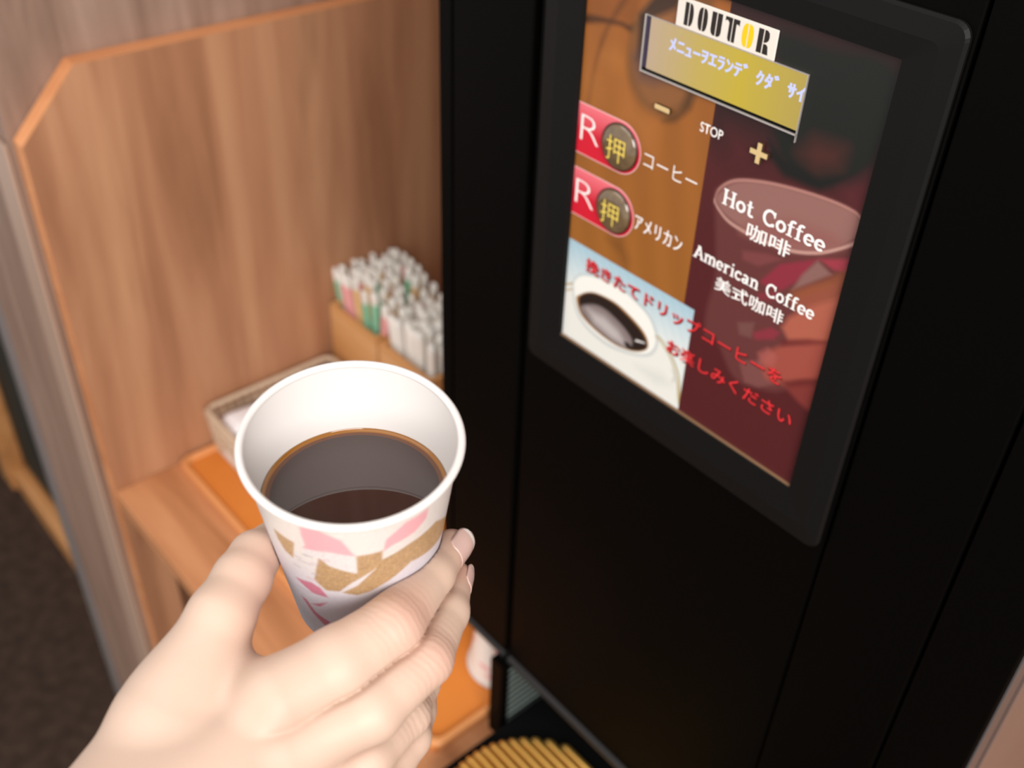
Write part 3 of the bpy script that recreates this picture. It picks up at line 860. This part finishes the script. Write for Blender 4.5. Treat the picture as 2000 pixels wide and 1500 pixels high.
YP = FRONT - 0.00006
def stroke_mesh(strokes, wd, x0, x1, z0, z1, box_w, box_h, y):
    """letters drawn as ribbons; strokes are polylines in a box box_w x box_h"""
    bm = bmesh.new()
    sx, sz = (x1 - x0) / box_w, (z1 - z0) / box_h
    for si_, st in enumerate(strokes):
        w = wd; yy = y - si_ * 2.5e-6
        if isinstance(st, tuple): w, st = st
        P = [Vector((p[0], p[1])) for p in st]
        L = []
        for i, p in enumerate(P):
            d = (P[min(i + 1, len(P) - 1)] - P[max(i - 1, 0)]).normalized()
            nrm = Vector((-d.y, d.x)) * w / 2
            L.append((p + nrm, p - nrm))
        vs = [[bm.verts.new((x0 + q.x * sx, yy, z0 + q.y * sz)) for q in pr] for pr in L]
        for A_, B_ in zip(vs, vs[1:]):
            bm.faces.new((A_[0], A_[1], B_[1], B_[0]))
    return bm

def arc(cx, cy, a, b, t0, t1, n=14):
    return [(cx + a * math.cos(math.radians(t)), cy + b * math.sin(math.radians(t))) for t in np.linspace(t0, t1, n)]
WD, SR = 0.155, 0.085
def ser(x, y, h=0.15): return (SR, [(x - h, y), (x + h, y)])
XH = 0.68
GL = {
 'H': (0.84, [[(0.18, 0), (0.18, 1)], [(0.66, 0), (0.66, 1)], (SR, [(0.18, .5), (.66, .5)]), ser(.18, .04), ser(.18, .96), ser(.66, .04), ser(.66, .96)]),
 'A': (0.84, [[(0.12, 0), (0.42, 1)], [(0.42, 1), (0.72, 0)], (SR, [(.22, .32), (.62, .32)]), ser(.12, .04), ser(.72, .04), ser(.36, .96, .1)]),
 'C': (0.80, [arc(.44, .5, .32, .45, 40, 320, 22), (SR, [(.70, .62), (.70, .98)]), (SR, [(.70, .05), (.70, .25)])]),
 'o': (0.62, [arc(.31, XH / 2, .215, XH / 2 - .055, 0, 360, 24)]),
 't': (0.46, [[(.2, .95), (.2, .17)] , arc(.33, .17, .13, .12, 180, 330, 8), (SR, [(.03, XH - .04), (.4, XH - .04)])]),
 'f': (0.48, [[(.2, 0), (.2, .8)], arc(.34, .8, .14, .15, 180, 40, 8), (SR, [(.03, XH - .04), (.42, XH - .04)]), ser(.2, .04, .17)]),
 'e': (0.60, [arc(.31, XH / 2, .215, XH / 2 - .055, 0, 318, 22), (SR, [(.1, XH / 2), (.55, XH / 2)])]),
 'm': (0.98, [[(.16, 0), (.16, XH)], [(.5, 0), (.5, XH - .18)], [(.84, 0), (.84, XH - .18)], arc(.33, XH - .18, .17, .14, 180, 0, 10), arc(.67, XH - .18, .17, .14, 180, 0, 10), ser(.16, .04, .13), ser(.5, .04, .13), ser(.84, .04, .13), ser(.1, XH - .04, .08)]),
 'n': (0.70, [[(.18, 0), (.18, XH)], [(.54, 0), (.54, XH - .18)], arc(.36, XH - .18, .18, .14, 180, 0, 10), ser(.18, .04), ser(.54, .04), ser(.11, XH - .04, .09)]),
 'r': (0.54, [[(.18, 0), (.18, XH)], arc(.38, XH - .22, .19, .17, 170, 60, 8), ser(.18, .04), ser(.11, XH - .04, .09)]),
 'i': (0.36, [[(.18, 0), (.18, XH)], [(.17, .84), (.17, .99)], ser(.18, .04), ser(.11, XH - .04, .09)]),
 'c': (0.56, [arc(.31, XH / 2, .215, XH / 2 - .055, 45, 320, 18), (WD * .8, [(.46, XH - .2), (.46, XH - .06)])]),
 'a': (0.62, [arc(.27, XH - .2, .17, .145, 150, 0, 10), [(.44, XH - .2), (.44, .1)], arc(.25, .19, .16, .135, 0, 360, 16), (SR, [(.44, .05), (.6, .05)])]),
 ' ': (0.50, []),
}
def slab(name, s, x0, x1, z0, z1, parent, m):
    w = sum(GL[c][0] for c in s)
    st, cx_ = [], 0
    for c in s:
        for q in GL[c][1]:
            if isinstance(q, tuple): st.append((q[0], [(p[0] + cx_, p[1]) for p in q[1]]))
            else: st.append([(p[0] + cx_, p[1]) for p in q])
        cx_ += GL[c][0]
    return obj(name, stroke_mesh(st, WD, x0, x1, z0, z1, w, 1.0, YP), m, parent)

a = span((1409, 397), (1609, 494), 8.6)
slab('lettering', 'Hot Coffee', *a, menu, M['white'])
a = span((1354, 500), (1588, 626), 7.6)
slab('lettering', 'American Coffee', *a, menu, M['white'])
a = span((1455, 468), (1541, 502), 9.0)
set_text('lettering', '咖啡', *a, YP, M['white'], menu, 0.010)
a = span((1394, 567), (1527, 634), 8.6)
set_text('lettering', '美式咖啡', *a, YP, M['white'], menu, 0.010)
a = span((1256, 326), (1360, 370), 8.2)
set_text('lettering', 'コーヒー', *a, YP, M['white'], menu, -0.006)
a = span((1238, 447), (1330, 494), 9.4)
set_text('lettering', 'ｱﾒﾘｶﾝ', *a, YP, M['white'], menu, 0.0)
a = span((1366, 259), (1411, 272), 5.2)
set_text('lettering', 'STOP', *a, YP, M['white'], menu, 0.006)
for s, bl, br, h in (('挽きたてドリップコーヒーを', (1143, 530), (1524, 752), 9.4), ('お楽しみください', (1300, 688), (1543, 833), 9.4)):
    a = span(bl, br, h)
    set_text('lettering', s, *a, FRONT - 0.00004, M['redshadow'], menu, 0.030, extra=(0.0005, -0.0006))
    set_text('lettering', s, *a, FRONT - 0.00012, M['redtext'], menu, 0.004)

# logo plate
pc = F([(1328, -4), (1525, 53), (1513, 123), (1322, 44)])
px0, px1 = (pc[0][0] + pc[3][0]) / 2, (pc[1][0] + pc[2][0]) / 2
pz1, pz0 = (pc[0][1] + pc[1][1]) / 2, (pc[2][1] + pc[3][1]) / 2
plate = obj('logo_plate', BX(px0, px1, FRONT - 0.0010, FRONT - 0.0001, pz0, pz1, bev=0.0003), M['cream'], mc)
W, H = px1 - px0, pz1 - pz0
LH = H * 0.78; LZ = pz0 + H * 0.11
def logo(letter):
    lw = {'D': 1.0, 'O': .98, 'U': 1.0, 'T': 1.16, 'Y': .98, 'R': 1.0}
    g = 0.055
    if letter == 'D':
        return [[(.08, 0), (.42, 0), (.42, 1), (.08, 1)],
                [(.50, 0)] + [(.50 + .36 * math.cos(t) ** .7, .5 + .5 * math.sin(t)) for t in np.linspace(-math.pi / 2, math.pi / 2, 14)[1:-1]] + [(.50, 1)]]
    if letter in ('O', 'Y'):
        return [[(.46, 0)] + [(.46 - .38 * math.cos(t) ** .6, .5 + .5 * math.sin(t)) for t in np.linspace(-math.pi / 2, math.pi / 2, 16)[1:-1]] + [(.46, 1)],
                [(.54, 0)] + [(.54 + .38 * math.cos(t) ** .6, .5 + .5 * math.sin(t)) for t in np.linspace(-math.pi / 2, math.pi / 2, 16)[1:-1]] + [(.54, 1)]]
    if letter == 'U':
        return [[(.06, 1), (.06, .22), (.12, .08), (.28, 0), (.46, 0), (.46, 1)], [(.54, 0), (.72, 0), (.88, .08), (.94, .22), (.94, 1), (.54, 1)]]
    if letter == 'T':
        return [[(.0, 1), (.0, .80), (.10, .86), (.20, .84), (.28, .76), (.28, .12), (.36, 0), (.50, 0), (.50, 1)],
                [(.56, 0), (.78, 0), (.78, .80), (.92, .80), (1.0, .74), (1.0, 1), (.56, 1)]]
    if letter == 'R':
        return [[(.06, 0), (.44, 0), (.44, 1), (.06, 1)],
                [(.52, .46), (.72, .50), (.86, .60), (.90, .74), (.86, .90), (.72, .99), (.52, 1)],
                [(.52, 0), (.52, .42), (.74, .42), (.86, .34), (.94, .0), (.62, 0)]]
cx_ = 0.075
for ch, w in (('D', .118), ('O', .118), ('U', .120), ('T', .142), ('Y', .132), ('R', .128)):
    polys = [[(px0 + W * (cx_ + w * x), LZ + LH * z) for x, z in p] for p in logo(ch)]
    obj('lettering', flat_poly(bmesh.new(), polys, FRONT - 0.00106), M['logoyellow'] if ch == 'Y' else M['ink'], plate)
    cx_ += w + 0.022

# LCD window
lx0, lx1, lz0, lz1 = -0.3528, -0.2540, Zr(-0.1998), Zr(-0.1718)
lcd = obj('display_window', BX(lx0, lx1, FRONT - 0.0004, FRONT + 0.0001, lz0, lz1), M['void'], mc)
bm = bmesh.new()
t = 0.0008
for a_ in ((lx0, lx1, lz0 - t, lz0), (lx0 - t, lx0, lz0 - t, lz1 + t * .5), (lx0, lx1, lz1, lz1 + t * .4), (lx1 - t * .4, lx1, lz0 - 0.004, lz1)):
    box(bm, a_[0], a_[1], FRONT - 0.0012, FRONT, a_[2], a_[3])
obj('window_frame', bm, M['chrome'], lcd)
obj('window_gap', BX(lx0 + 0.0003, lx0 + 0.0026, FRONT - 0.0006, FRONT - 0.0003, lz0 + 0.0018, lz1 - 0.0003), M['lcdpurple'], lcd)
m = mat('lcd_backlight', (170, 150, 60), 0.25, 0.5)
nt = m.node_tree; b = nt.nodes['Principled BSDF']
tc = N(m, 'ShaderNodeTexCoord'); sp = N(m, 'ShaderNodeSeparateXYZ'); mr = N(m, 'ShaderNodeMapRange'); rp = N(m, 'ShaderNodeValToRGB')
nt.links.new(tc.outputs['Generated'], sp.inputs[0]); nt.links.new(sp.outputs[0], rp.inputs[0])
e = rp.color_ramp.elements
e[0].color = (*s2l((196, 168, 140)), 1); e[1].color = (*s2l((186, 160, 74)), 1)
k = e.new(0.35); k.color = (*s2l((200, 172, 86)), 1); k = e.new(0.62); k.color = (*s2l((204, 176, 46)), 1)
nt.links.new(rp.outputs[0], b.inputs['Emission Color']); b.inputs['Emission Strength'].default_value = 0.85
b.inputs['Base Color'].default_value = (0.02, 0.018, 0.01, 1)
obj('screen', BX(lx0 + 0.003, lx1 - 0.0006, FRONT - 0.0007, FRONT - 0.0004, lz0 + 0.0016, lz1 - 0.0004), m, lcd)
a0, a1 = on_front(1309, 88), on_front(1573, 193)
set_text('lettering', 'ﾒﾆｭｰｦｴﾗﾝﾃﾞ ｸﾀﾞ ｻｲ', a0[0], a1[0], lz0 + 0.0148, lz1 - 0.0052, FRONT - 0.0008, M['lcdtext'], lcd, 0.028)

# minus and plus keys, raised
def key(name, bars, label):
    root = None
    for i, (u, v, w, h) in enumerate(bars):
        x, z = on_front(u, v)
        bm = bmesh.new()
        box(bm, x - w / 2, x + w / 2, FRONT - 0.0018, FRONT + 0.0001, z - h / 2, z + h / 2, bev=0.0004)
        for f in bm.faces:
            if f.calc_center_median().y > FRONT - 0.0017: f.material_index = 1
        if root is None:
            root = obj(name, bm, [M['goldkey'], M['keydark']], mc); root['label'] = label
        else:
            obj('key_bar', bm, [M['goldkey'], M['keydark']], root)
key('minus_key', [(1297, 211, 0.0105, 0.0028)], 'gold minus key')
x, z = on_front(1486, 298)
w_, t_ = 0.0052, 0.0013
cross = [(-w_, -t_), (-t_, -t_), (-t_, -w_), (t_, -w_), (t_, -t_), (w_, -t_), (w_, t_), (t_, t_), (t_, w_), (-t_, w_), (-t_, t_), (-w_, t_)]
bm = bmesh.new()
loops(bm, [[(x + p, y_, z + q) for p, q in cross] for y_ in (FRONT + 0.0001, FRONT - 0.0018)], cap1=True)
for f in bm.faces:
    if f.calc_center_median().y > FRONT - 0.0017: f.material_index = 1
o = obj('plus_key', bm, [M['goldkey'], M['keydark']], mc); o['label'] = 'gold plus key'

# red labels with round clear buttons
def red_label(bc, tl, bl, cap, letter_px, extra):
    x, z = on_front(*bc)
    r = 0.0150
    zt_ = z + 0.0152; zb_ = z - 0.0152
    def shape(ins):
        R_ = 0.0152 - ins
        return [(IX0 + 0.0002 + (0.0 if ins == 0 else 0.0), z - R_), (x, z - R_)] + [(x + 0.0005 + R_ * math.sin(t), z - R_ * math.cos(t)) for t in np.linspace(0.1, math.pi - 0.1, 22)] + [(x, z + R_), (IX0 + 0.0002, z + R_)]
    lab = obj('button_label', flat_poly(bmesh.new(), [shape(0)], FRONT + 0.0001 - 0.00012), M['pinkline'], mc)
    P = shape(0.0005)
    m = M['redlabel']
    obj('label_field', flat_poly(bmesh.new(), [P], FRONT - 0.00006), m, lab)
    lx = on_front(*letter_px[0]); rx = on_front(*letter_px[1])
    set_text('lettering', 'R', lx[0], rx[0], lx[1], lx[1] + 0.0150, FRONT - 0.0001, M['white'], lab, -0.022)
    # button: dark socket, clear domed cap, yellow character
    bt = obj('push_button', None or button_mesh(x, z), M['button'], mc, smooth=True)
    bm = bmesh.new()
    rings = [[(x + q * math.cos(a), y, z + q * math.sin(a)) for a in np.linspace(0, 2 * math.pi, 40, endpoint=False)] for q, y in ((0.0136, FRONT - 0.0002), (0.0136, FRONT - 0.0009), (0.0130, FRONT - 0.0009), (0.0127, FRONT - 0.0003))]
    loops(bm, rings)
    obj('button_ring', bm, M['buttonring'], bt, smooth=True)
    set_text('lettering', '押', x - 0.0078, x + 0.0062, z - 0.0082, z + 0.0062, FRONT - 0.00285, M['yellowtext'], bt, -0.008)
    if extra:
        set_text('lettering', 'ヒ', x + 0.0030, x + 0.0070, z + 0.0062, z + 0.0100, FRONT - 0.0023, M['yellowtext'], bt, 0.004)
def button_mesh(x, z):
    bm = bmesh.new()
    prof = [(0.0130, FRONT - 0.0002), (0.0128, FRONT - 0.0012), (0.0118, FRONT - 0.0021), (0.0100, FRONT - 0.0026), (0.006, FRONT - 0.0028), (0.0002, FRONT - 0.0028)]
    rings = [[(x + q * math.cos(a), y, z + q * math.sin(a)) for a in np.linspace(0, 2 * math.pi, 40, endpoint=False)] for q, y in prof]
    return loops(bm, rings, cap1=True)
M['redlabel'] = mat('label_red', (206, 30, 50), 0.35, 0.4)
nt = M['redlabel'].node_tree; b = nt.nodes['Principled BSDF']
tc = N(M['redlabel'], 'ShaderNodeTexCoord'); sp = N(M['redlabel'], 'ShaderNodeSeparateXYZ'); rp = N(M['redlabel'], 'ShaderNodeValToRGB')
nt.links.new(tc.outputs['Generated'], sp.inputs[0]); nt.links.new(sp.outputs[2], rp.inputs[0])
rp.color_ramp.elements[0].color = (*s2l((200, 24, 46)), 1); rp.color_ramp.elements[1].color = (*s2l((226, 110, 120)), 1)
rp.color_ramp.elements[0].position = 0.45
nt.links.new(rp.outputs[0], b.inputs['Base Color'])
M['button'] = speckle(mat('button_cap', (112, 92, 66), 0.12, 0.6, coat=0.6), (84, 66, 46), 160, 0.7)
M['buttonring'] = mat('button_ring', (28, 22, 20), 0.3, 0.5)
red_label((1211, 287), None, None, None, ((1133, 270), (1168, 293)), False)
red_label((1199, 412), None, None, None, ((1123, 392), (1158, 416)), True)

# ------------------------------------------------------------------ the hand: one continuous skin
def camspace(u, v, d):                            # mm, axes right / down / forward
    return np.array([(u - 1000) / FPX * d, (v - 750) / FPX * d, d])
c_c = MR @ (CUP_C - CAM) * 1000; n_c = MR @ CUP_N
#HAND_BEGIN
HJ = {   # joint: image position, distance mm, radius mm
 'index':  [(545, 1362, 330, 12.8), (660, 1296, 338, 11.9), (768, 1222, 347, 10.4), (842, 1124, 367, 8.0), (882, 1068, 380, 6.5)],
 'middle': [(560, 1455, 330, 12.2), (725, 1386, 338, 10.2), (832, 1288, 350, 8.9), (874, 1196, 369, 7.4), (889, 1128, 384, 6.2)],
 'ring':   [(590, 1530, 338, 11.0), (715, 1478, 346, 8.8), (795, 1396, 361, 7.8), (820, 1335, 377, 7.0), (835, 1270, 390, 6.2)],
 'little': [(610, 1590, 346, 10.0), (740, 1530, 356, 8.4), (800, 1440, 369, 7.3), (816, 1390, 384, 6.4), (828, 1335, 394, 5.6)],
 'thumb':  [(330, 1400, 332, 15.0), (432, 1204, 347, 11.0), (473, 1130, 358, 9.7), (498, 1086, 366, 8.5), (548, 1046, 388, 7.4)],
}
PALM = [((60, 1880, 285, 24), (545, 1385, 336, 12.5)), ((60, 1880, 290, 25), (560, 1465, 336, 12.5)),
        ((80, 1920, 295, 24), (585, 1540, 342, 12.0)), ((110, 1960, 300, 22), (610, 1600, 350, 11.0)),
        ((60, 1860, 290, 24), (335, 1400, 336, 15.0)), ((345, 1410, 340, 13.0), (560, 1400, 345, 11.0)),
        ((385, 1325, 342, 9.0), (555, 1372, 345, 8.5))]
#HAND_END
def cone_sd(P, a, b, ra, rb):
    ab = b - a; L2 = ab @ ab
    t = np.clip(((P - a) @ ab) / L2, 0, 1)
    q = P - a - t[..., None] * ab
    return np.sqrt((q * q).sum(-1)) - (ra + (rb - ra) * t)
def smin(a, b, k):
    h = np.clip(0.5 + 0.5 * (b - a) / k, 0, 1)
    return b + (a - b) * h - k * h * (1 - h)
def cup_sd(P):
    q = P - c_c; w = q @ n_c
    rad = np.sqrt(np.maximum((q * q).sum(-1) - w * w, 0))
    k = (CUP_R - CUP_r) / CUP_H
    side = (rad - (CUP_R * 1000 + k * w)) / math.sqrt(1 + k * k)
    return np.maximum(np.maximum(side, w), -w - CUP_H * 1000)
def hand_sd(P):
    palm = None
    for (a, b) in PALM:
        d = cone_sd(P, camspace(*a[:3]), camspace(*b[:3]), a[3], b[3])
        palm = d if palm is None else smin(palm, d, 14)
    fore = cone_sd(P, camspace(60, 1890, 287), camspace(-560, 2620, 230), 27, 33)
    palm = smin(palm, fore, 22)
    th = None
    J = HJ['thumb']
    for a, b in zip(J, J[1:]):
        d = cone_sd(P, camspace(*a[:3]), camspace(*b[:3]), a[3], b[3])
        th = d if th is None else smin(th, d, 3)
    palm = smin(palm, th, 9)
    fing = None; prev = None; groove = 0
    for f in ('index', 'middle', 'ring', 'little'):
        J = HJ[f]; fd = None
        for a, b in zip(J, J[1:]):
            d = cone_sd(P, camspace(*a[:3]), camspace(*b[:3]), a[3], b[3])
            fd = d if fd is None else smin(fd, d, 2.5)
        fing = fd if fing is None else smin(fing, fd, 0.5)
        if prev is not None: groove = groove + 1.1 * np.exp(-((fd - prev) / 1.3) ** 2)
        prev = fd
    D = smin(palm, fing + groove, 7)
    return np.maximum(D, 0.25 - cup_sd(P))

def surface_nets(f, lo, hi, h):
    B = 8
    nb = np.ceil(((hi - lo) / h + 1) / B).astype(int)
    n = nb * B
    ctr = [lo[i] + h * (np.arange(nb[i]) * B + (B - 1) / 2) for i in range(3)]
    G = np.stack(np.meshgrid(*ctr, indexing='ij'), -1)
    DC = f(G)
    D6 = np.empty((nb[0], B, nb[1], B, nb[2], B), np.float32)
    D6[:] = DC[:, None, :, None, :, None]
    act = np.argwhere(np.abs(DC) < B * h * 0.87 * 1.25 + 1.5)
    loc = np.stack(np.meshgrid(*[np.arange(B)] * 3, indexing='ij'), -1)
    for i in range(0, len(act), 400):
        A = act[i:i + 400]
        P = lo + h * (A[:, None, None, None, :] * B + loc[None])
        D6[A[:, 0], :, A[:, 1], :, A[:, 2], :] = f(P)
    D = D6.reshape(n)
    S = D < 0
    cnt = np.zeros(n - 1, np.int8)
    offs = [(i, j, k) for i in (0, 1) for j in (0, 1) for k in (0, 1)]
    for o in offs:
        cnt += S[o[0]:n[0] - 1 + o[0], o[1]:n[1] - 1 + o[1], o[2]:n[2] - 1 + o[2]]
    cells = np.argwhere((cnt > 0) & (cnt < 8))
    acc = np.zeros((len(cells), 3)); w = np.zeros(len(cells))
    for a in offs:
        for d in range(3):
            if a[d]: continue
            b = list(a); b[d] = 1
            va = D[tuple((cells + a).T)]; vb = D[tuple((cells + b).T)]
            m = (va < 0) != (vb < 0)
            t = np.where(m, va / np.where(va == vb, 1, va - vb), 0)
            p = cells + np.array(a, float); p = p.astype(float); p[:, d] += t
            acc[m] += p[m]; w[m] += 1
    V = lo + h * acc / w[:, None]
    idx = -np.ones(n - 1, np.int64); idx[tuple(cells.T)] = np.arange(len(cells))
    Fs = []
    for d in range(3):
        e1, e2 = [(1, 2), (2, 0), (0, 1)][d]
        sl0 = [slice(None)] * 3; sl1 = [slice(None)] * 3
        sl0[d] = slice(0, n[d] - 1); sl1[d] = slice(1, n[d])
        A_, B_ = S[tuple(sl0)], S[tuple(sl1)]
        E_ = np.argwhere(A_ != B_)
        E_ = E_[(E_[:, e1] > 0) & (E_[:, e2] > 0) & (E_[:, e1] < n[e1] - 1) & (E_[:, e2] < n[e2] - 1)]
        q = []
        for s1, s2 in ((1, 1), (0, 1), (0, 0), (1, 0)):
            c = E_.copy(); c[:, e1] -= s1; c[:, e2] -= s2
            q.append(idx[tuple(c.T)])
        q = np.stack(q, -1)
        fl = ~A_[tuple(E_.T)]
        q[fl] = q[fl][:, ::-1]
        Fs.append(q)
    return V, np.concatenate(Fs)

HS = 0.75
lo = np.array([-265.0, 40.0, 205.0]); hi = np.array([12.0, 235.0, 416.0])
Vh, Fh = surface_nets(hand_sd, lo, hi, HS)
def project(V, it=3):
    for _ in range(it):
        d = hand_sd(V); g = np.zeros_like(V)
        for i in range(3):
            q = V.copy(); q[:, i] += 0.15; g[:, i] = hand_sd(q) - d
        g /= 0.15; L = np.maximum((g * g).sum(1), 0.2)
        V = V - g * (d / L)[:, None] * 0.8
    return V
Vh = project(Vh)
# light smoothing
def smooth(V, Fq, it=2, lam=0.5):
    n = len(V)
    for _ in range(it):
        acc = np.zeros_like(V); c = np.zeros(n)
        for k in range(4):
            a, b = Fq[:, k], Fq[:, (k + 1) % 4]
            np.add.at(acc, a, V[b]); np.add.at(c, a, 1)
            np.add.at(acc, b, V[a]); np.add.at(c, b, 1)
        V = V + lam * (acc / c[:, None] - V)
    return V
Vh = smooth(Vh, Fh, 2, 0.4)
Vw = (Vh / 1000.0) @ MR + CAM
me = bpy.data.meshes.new('hand')
me.vertices.add(len(Vw)); me.vertices.foreach_set('co', Vw.astype(np.float32).ravel())
me.loops.add(Fh.size); me.loops.foreach_set('vertex_index', Fh.ravel().astype(np.int32))
me.polygons.add(len(Fh)); me.polygons.foreach_set('loop_start', np.arange(0, Fh.size, 4, dtype=np.int32))
me.update(calc_edges=True); me.validate()
me.polygons.foreach_set('use_smooth', [True] * len(me.polygons))
# natural flush of the skin over the knuckles and pads, and knuckle folds
def glow(p, r): return np.exp(-((Vh - camspace(*p)) ** 2).sum(1) / (r * r))
flush = 0.4 * glow((545, 1415, 318), 8) + 0.55 * glow((800, 1195, 343), 10) + 0.5 * glow((858, 1290, 344), 9) \
    + 0.4 * glow((520, 1120, 360), 12) + 0.4 * glow((490, 1235, 350), 12) + 0.6 * glow((890, 1075, 378), 9) + 0.4 * glow((895, 1130, 382), 8)
fold = np.zeros(len(Vh)); axial = np.zeros(len(Vh))
for f in ('index', 'middle', 'ring'):
    J = HJ[f]; p0, p1, p2 = (camspace(*J[k][:3]) for k in (1, 2, 3))
    d = (p2 - p0) / np.linalg.norm(p2 - p0)
    g = np.exp(-((Vh - p1) ** 2).sum(1) / 110.0)
    oth = np.min([cone_sd(Vh, camspace(*HJ[q][k][:3]), camspace(*HJ[q][k + 1][:3]), HJ[q][k][3], HJ[q][k + 1][3]) for q in HJ if q not in (f, 'thumb') for k in range(1, 4)], axis=0)
    g = g * np.clip((oth - 1.0) / 3.0, 0, 1)
    fold = np.maximum(fold, g); axial = np.where(g > 0.001, (Vh - p1) @ d, axial)
for nm, val in (('flush', np.clip(flush, 0, 1)), ('fold', fold), ('axial', axial)):
    at = me.attributes.new(nm, 'FLOAT', 'POINT'); at.data.foreach_set('value', val.astype(np.float32))
sk = mat('skin', (250, 222, 200), 0.48, 0.35)
nt = sk.node_tree; b = nt.nodes['Principled BSDF']; L = nt.links.new
b.inputs['Subsurface Weight'].default_value = 0.12
b.inputs['Subsurface Radius'].default_value = (1.0, 0.35, 0.2)
b.inputs['Subsurface Scale'].default_value = 0.004
tc = N(sk, 'ShaderNodeTexCoord'); n1 = N(sk, 'ShaderNodeTexNoise'); n1.inputs['Scale'].default_value = 55; n1.inputs['Detail'].default_value = 4
L(tc.outputs['Object'], n1.inputs['Vector'])
mx = N(sk, 'ShaderNodeMix', data_type='RGBA'); mx.inputs[6].default_value = (*s2l((196, 167, 148)), 1); mx.inputs[7].default_value = (*s2l((200, 174, 156)), 1)
L(n1.outputs['Fac'], mx.inputs['Factor'])
af = N(sk, 'ShaderNodeAttribute'); af.attribute_name = 'flush'
mx2 = N(sk, 'ShaderNodeMix', data_type='RGBA'); mx2.inputs[7].default_value = (*s2l((190, 140, 122)), 1)
L(af.outputs['Fac'], mx2.inputs['Factor']); L(mx.outputs[2], mx2.inputs[6]); L(mx2.outputs[2], b.inputs['Base Color'])
aa = N(sk, 'ShaderNodeAttribute'); aa.attribute_name = 'axial'
fo = N(sk, 'ShaderNodeAttribute'); fo.attribute_name = 'fold'
ad = N(sk, 'ShaderNodeMath', operation='MULTIPLY_ADD'); ad.inputs[1].default_value = 2.6
ns = N(sk, 'ShaderNodeTexNoise'); ns.inputs['Scale'].default_value = 180
L(tc.outputs['Object'], ns.inputs['Vector'])
ms = N(sk, 'ShaderNodeMath', operation='MULTIPLY'); ms.inputs[1].default_value = 9.0
L(ns.outputs['Fac'], ms.inputs[0]); L(aa.outputs['Fac'], ad.inputs[0]); L(ms.outputs[0], ad.inputs[2])
sn = N(sk, 'ShaderNodeMath', operation='SINE'); L(ad.outputs[0], sn.inputs[0])
mf = N(sk, 'ShaderNodeMath', operation='MULTIPLY'); L(sn.outputs[0], mf.inputs[0]); L(fo.outputs['Fac'], mf.inputs[1])
n3 = N(sk, 'ShaderNodeTexNoise'); n3.inputs['Scale'].default_value = 900; L(tc.outputs['Object'], n3.inputs['Vector'])
sm = N(sk, 'ShaderNodeMath', operation='MULTIPLY_ADD'); sm.inputs[1].default_value = 0.35; L(n3.outputs['Fac'], sm.inputs[0]); L(mf.outputs[0], sm.inputs[2])
bp = N(sk, 'ShaderNodeBump'); bp.inputs['Strength'].default_value = 0.16; bp.inputs['Distance'].default_value = 0.0006
L(sm.outputs[0], bp.inputs['Height']); L(bp.outputs[0], b.inputs['Normal'])
hand = obj('hand', me, sk)
tag(hand, 'bare right hand of a person holding the paper coffee cup, thumb at left', 'hand')

# fingernails
nail = mat('nail', (200, 168, 158), 0.22, 0.5, coat=0.3)
nailtip = mat('nail_tip', (216, 208, 200), 0.25, 0.5, coat=0.3)
def fingernail(f, facing, half=1.0, length=10.5, back=5.0):
    J = HJ[f]; a, b_ = camspace(*J[-2][:3]), camspace(*J[-1][:3])
    r0 = J[-1][3]
    d = (b_ - a) / np.linalg.norm(b_ - a)
    n = np.array(facing, float); n -= d * (n @ d); n /= np.linalg.norm(n)
    s = np.cross(d, n)
    nu, nv = 15, 17
    P = []
    for j in range(nv):
        y = j / (nv - 1)
        prof = min(1.0, (1 - max(0, (y - 0.62) / 0.40) ** 2.2) ** 0.5 if y > 0.62 else 1.0)
        prof *= min(1.0, 0.72 + 0.28 * min(1, y / 0.15))
        for i in range(nu):
            t = (2 * i / (nu - 1) - 1) * half * prof
            rad = r0 + 0.35 + 0.25 * y
            ctr = b_ + d * (-back + length * y) 
            droop = 0.9 * max(0, y - 0.5) ** 2 * 4
            P.append(ctr + rad * (math.sin(t) * s + math.cos(t) * n) - n * droop * 0.8)
    P = (np.array(P) / 1000.0) @ MR + CAM
    me = grid_mesh('nail', P, nu, nv)
    o = obj('fingernail', me, [nail, nailtip], hand)
    for p_ in me.polygons:
        if p_.index // (nu - 1) >= nv - 4: p_.material_index = 1
    md = o.modifiers.new('thickness', 'SOLIDIFY'); md.thickness = 0.0005; md.offset = 0
    return o
fingernail('index', (0.80, 0.1, -0.62), 1.05, 12.0, 6.0)
fingernail('middle', (0.9, 0.1, 0.25), 1.0, 10.5, 5.5)
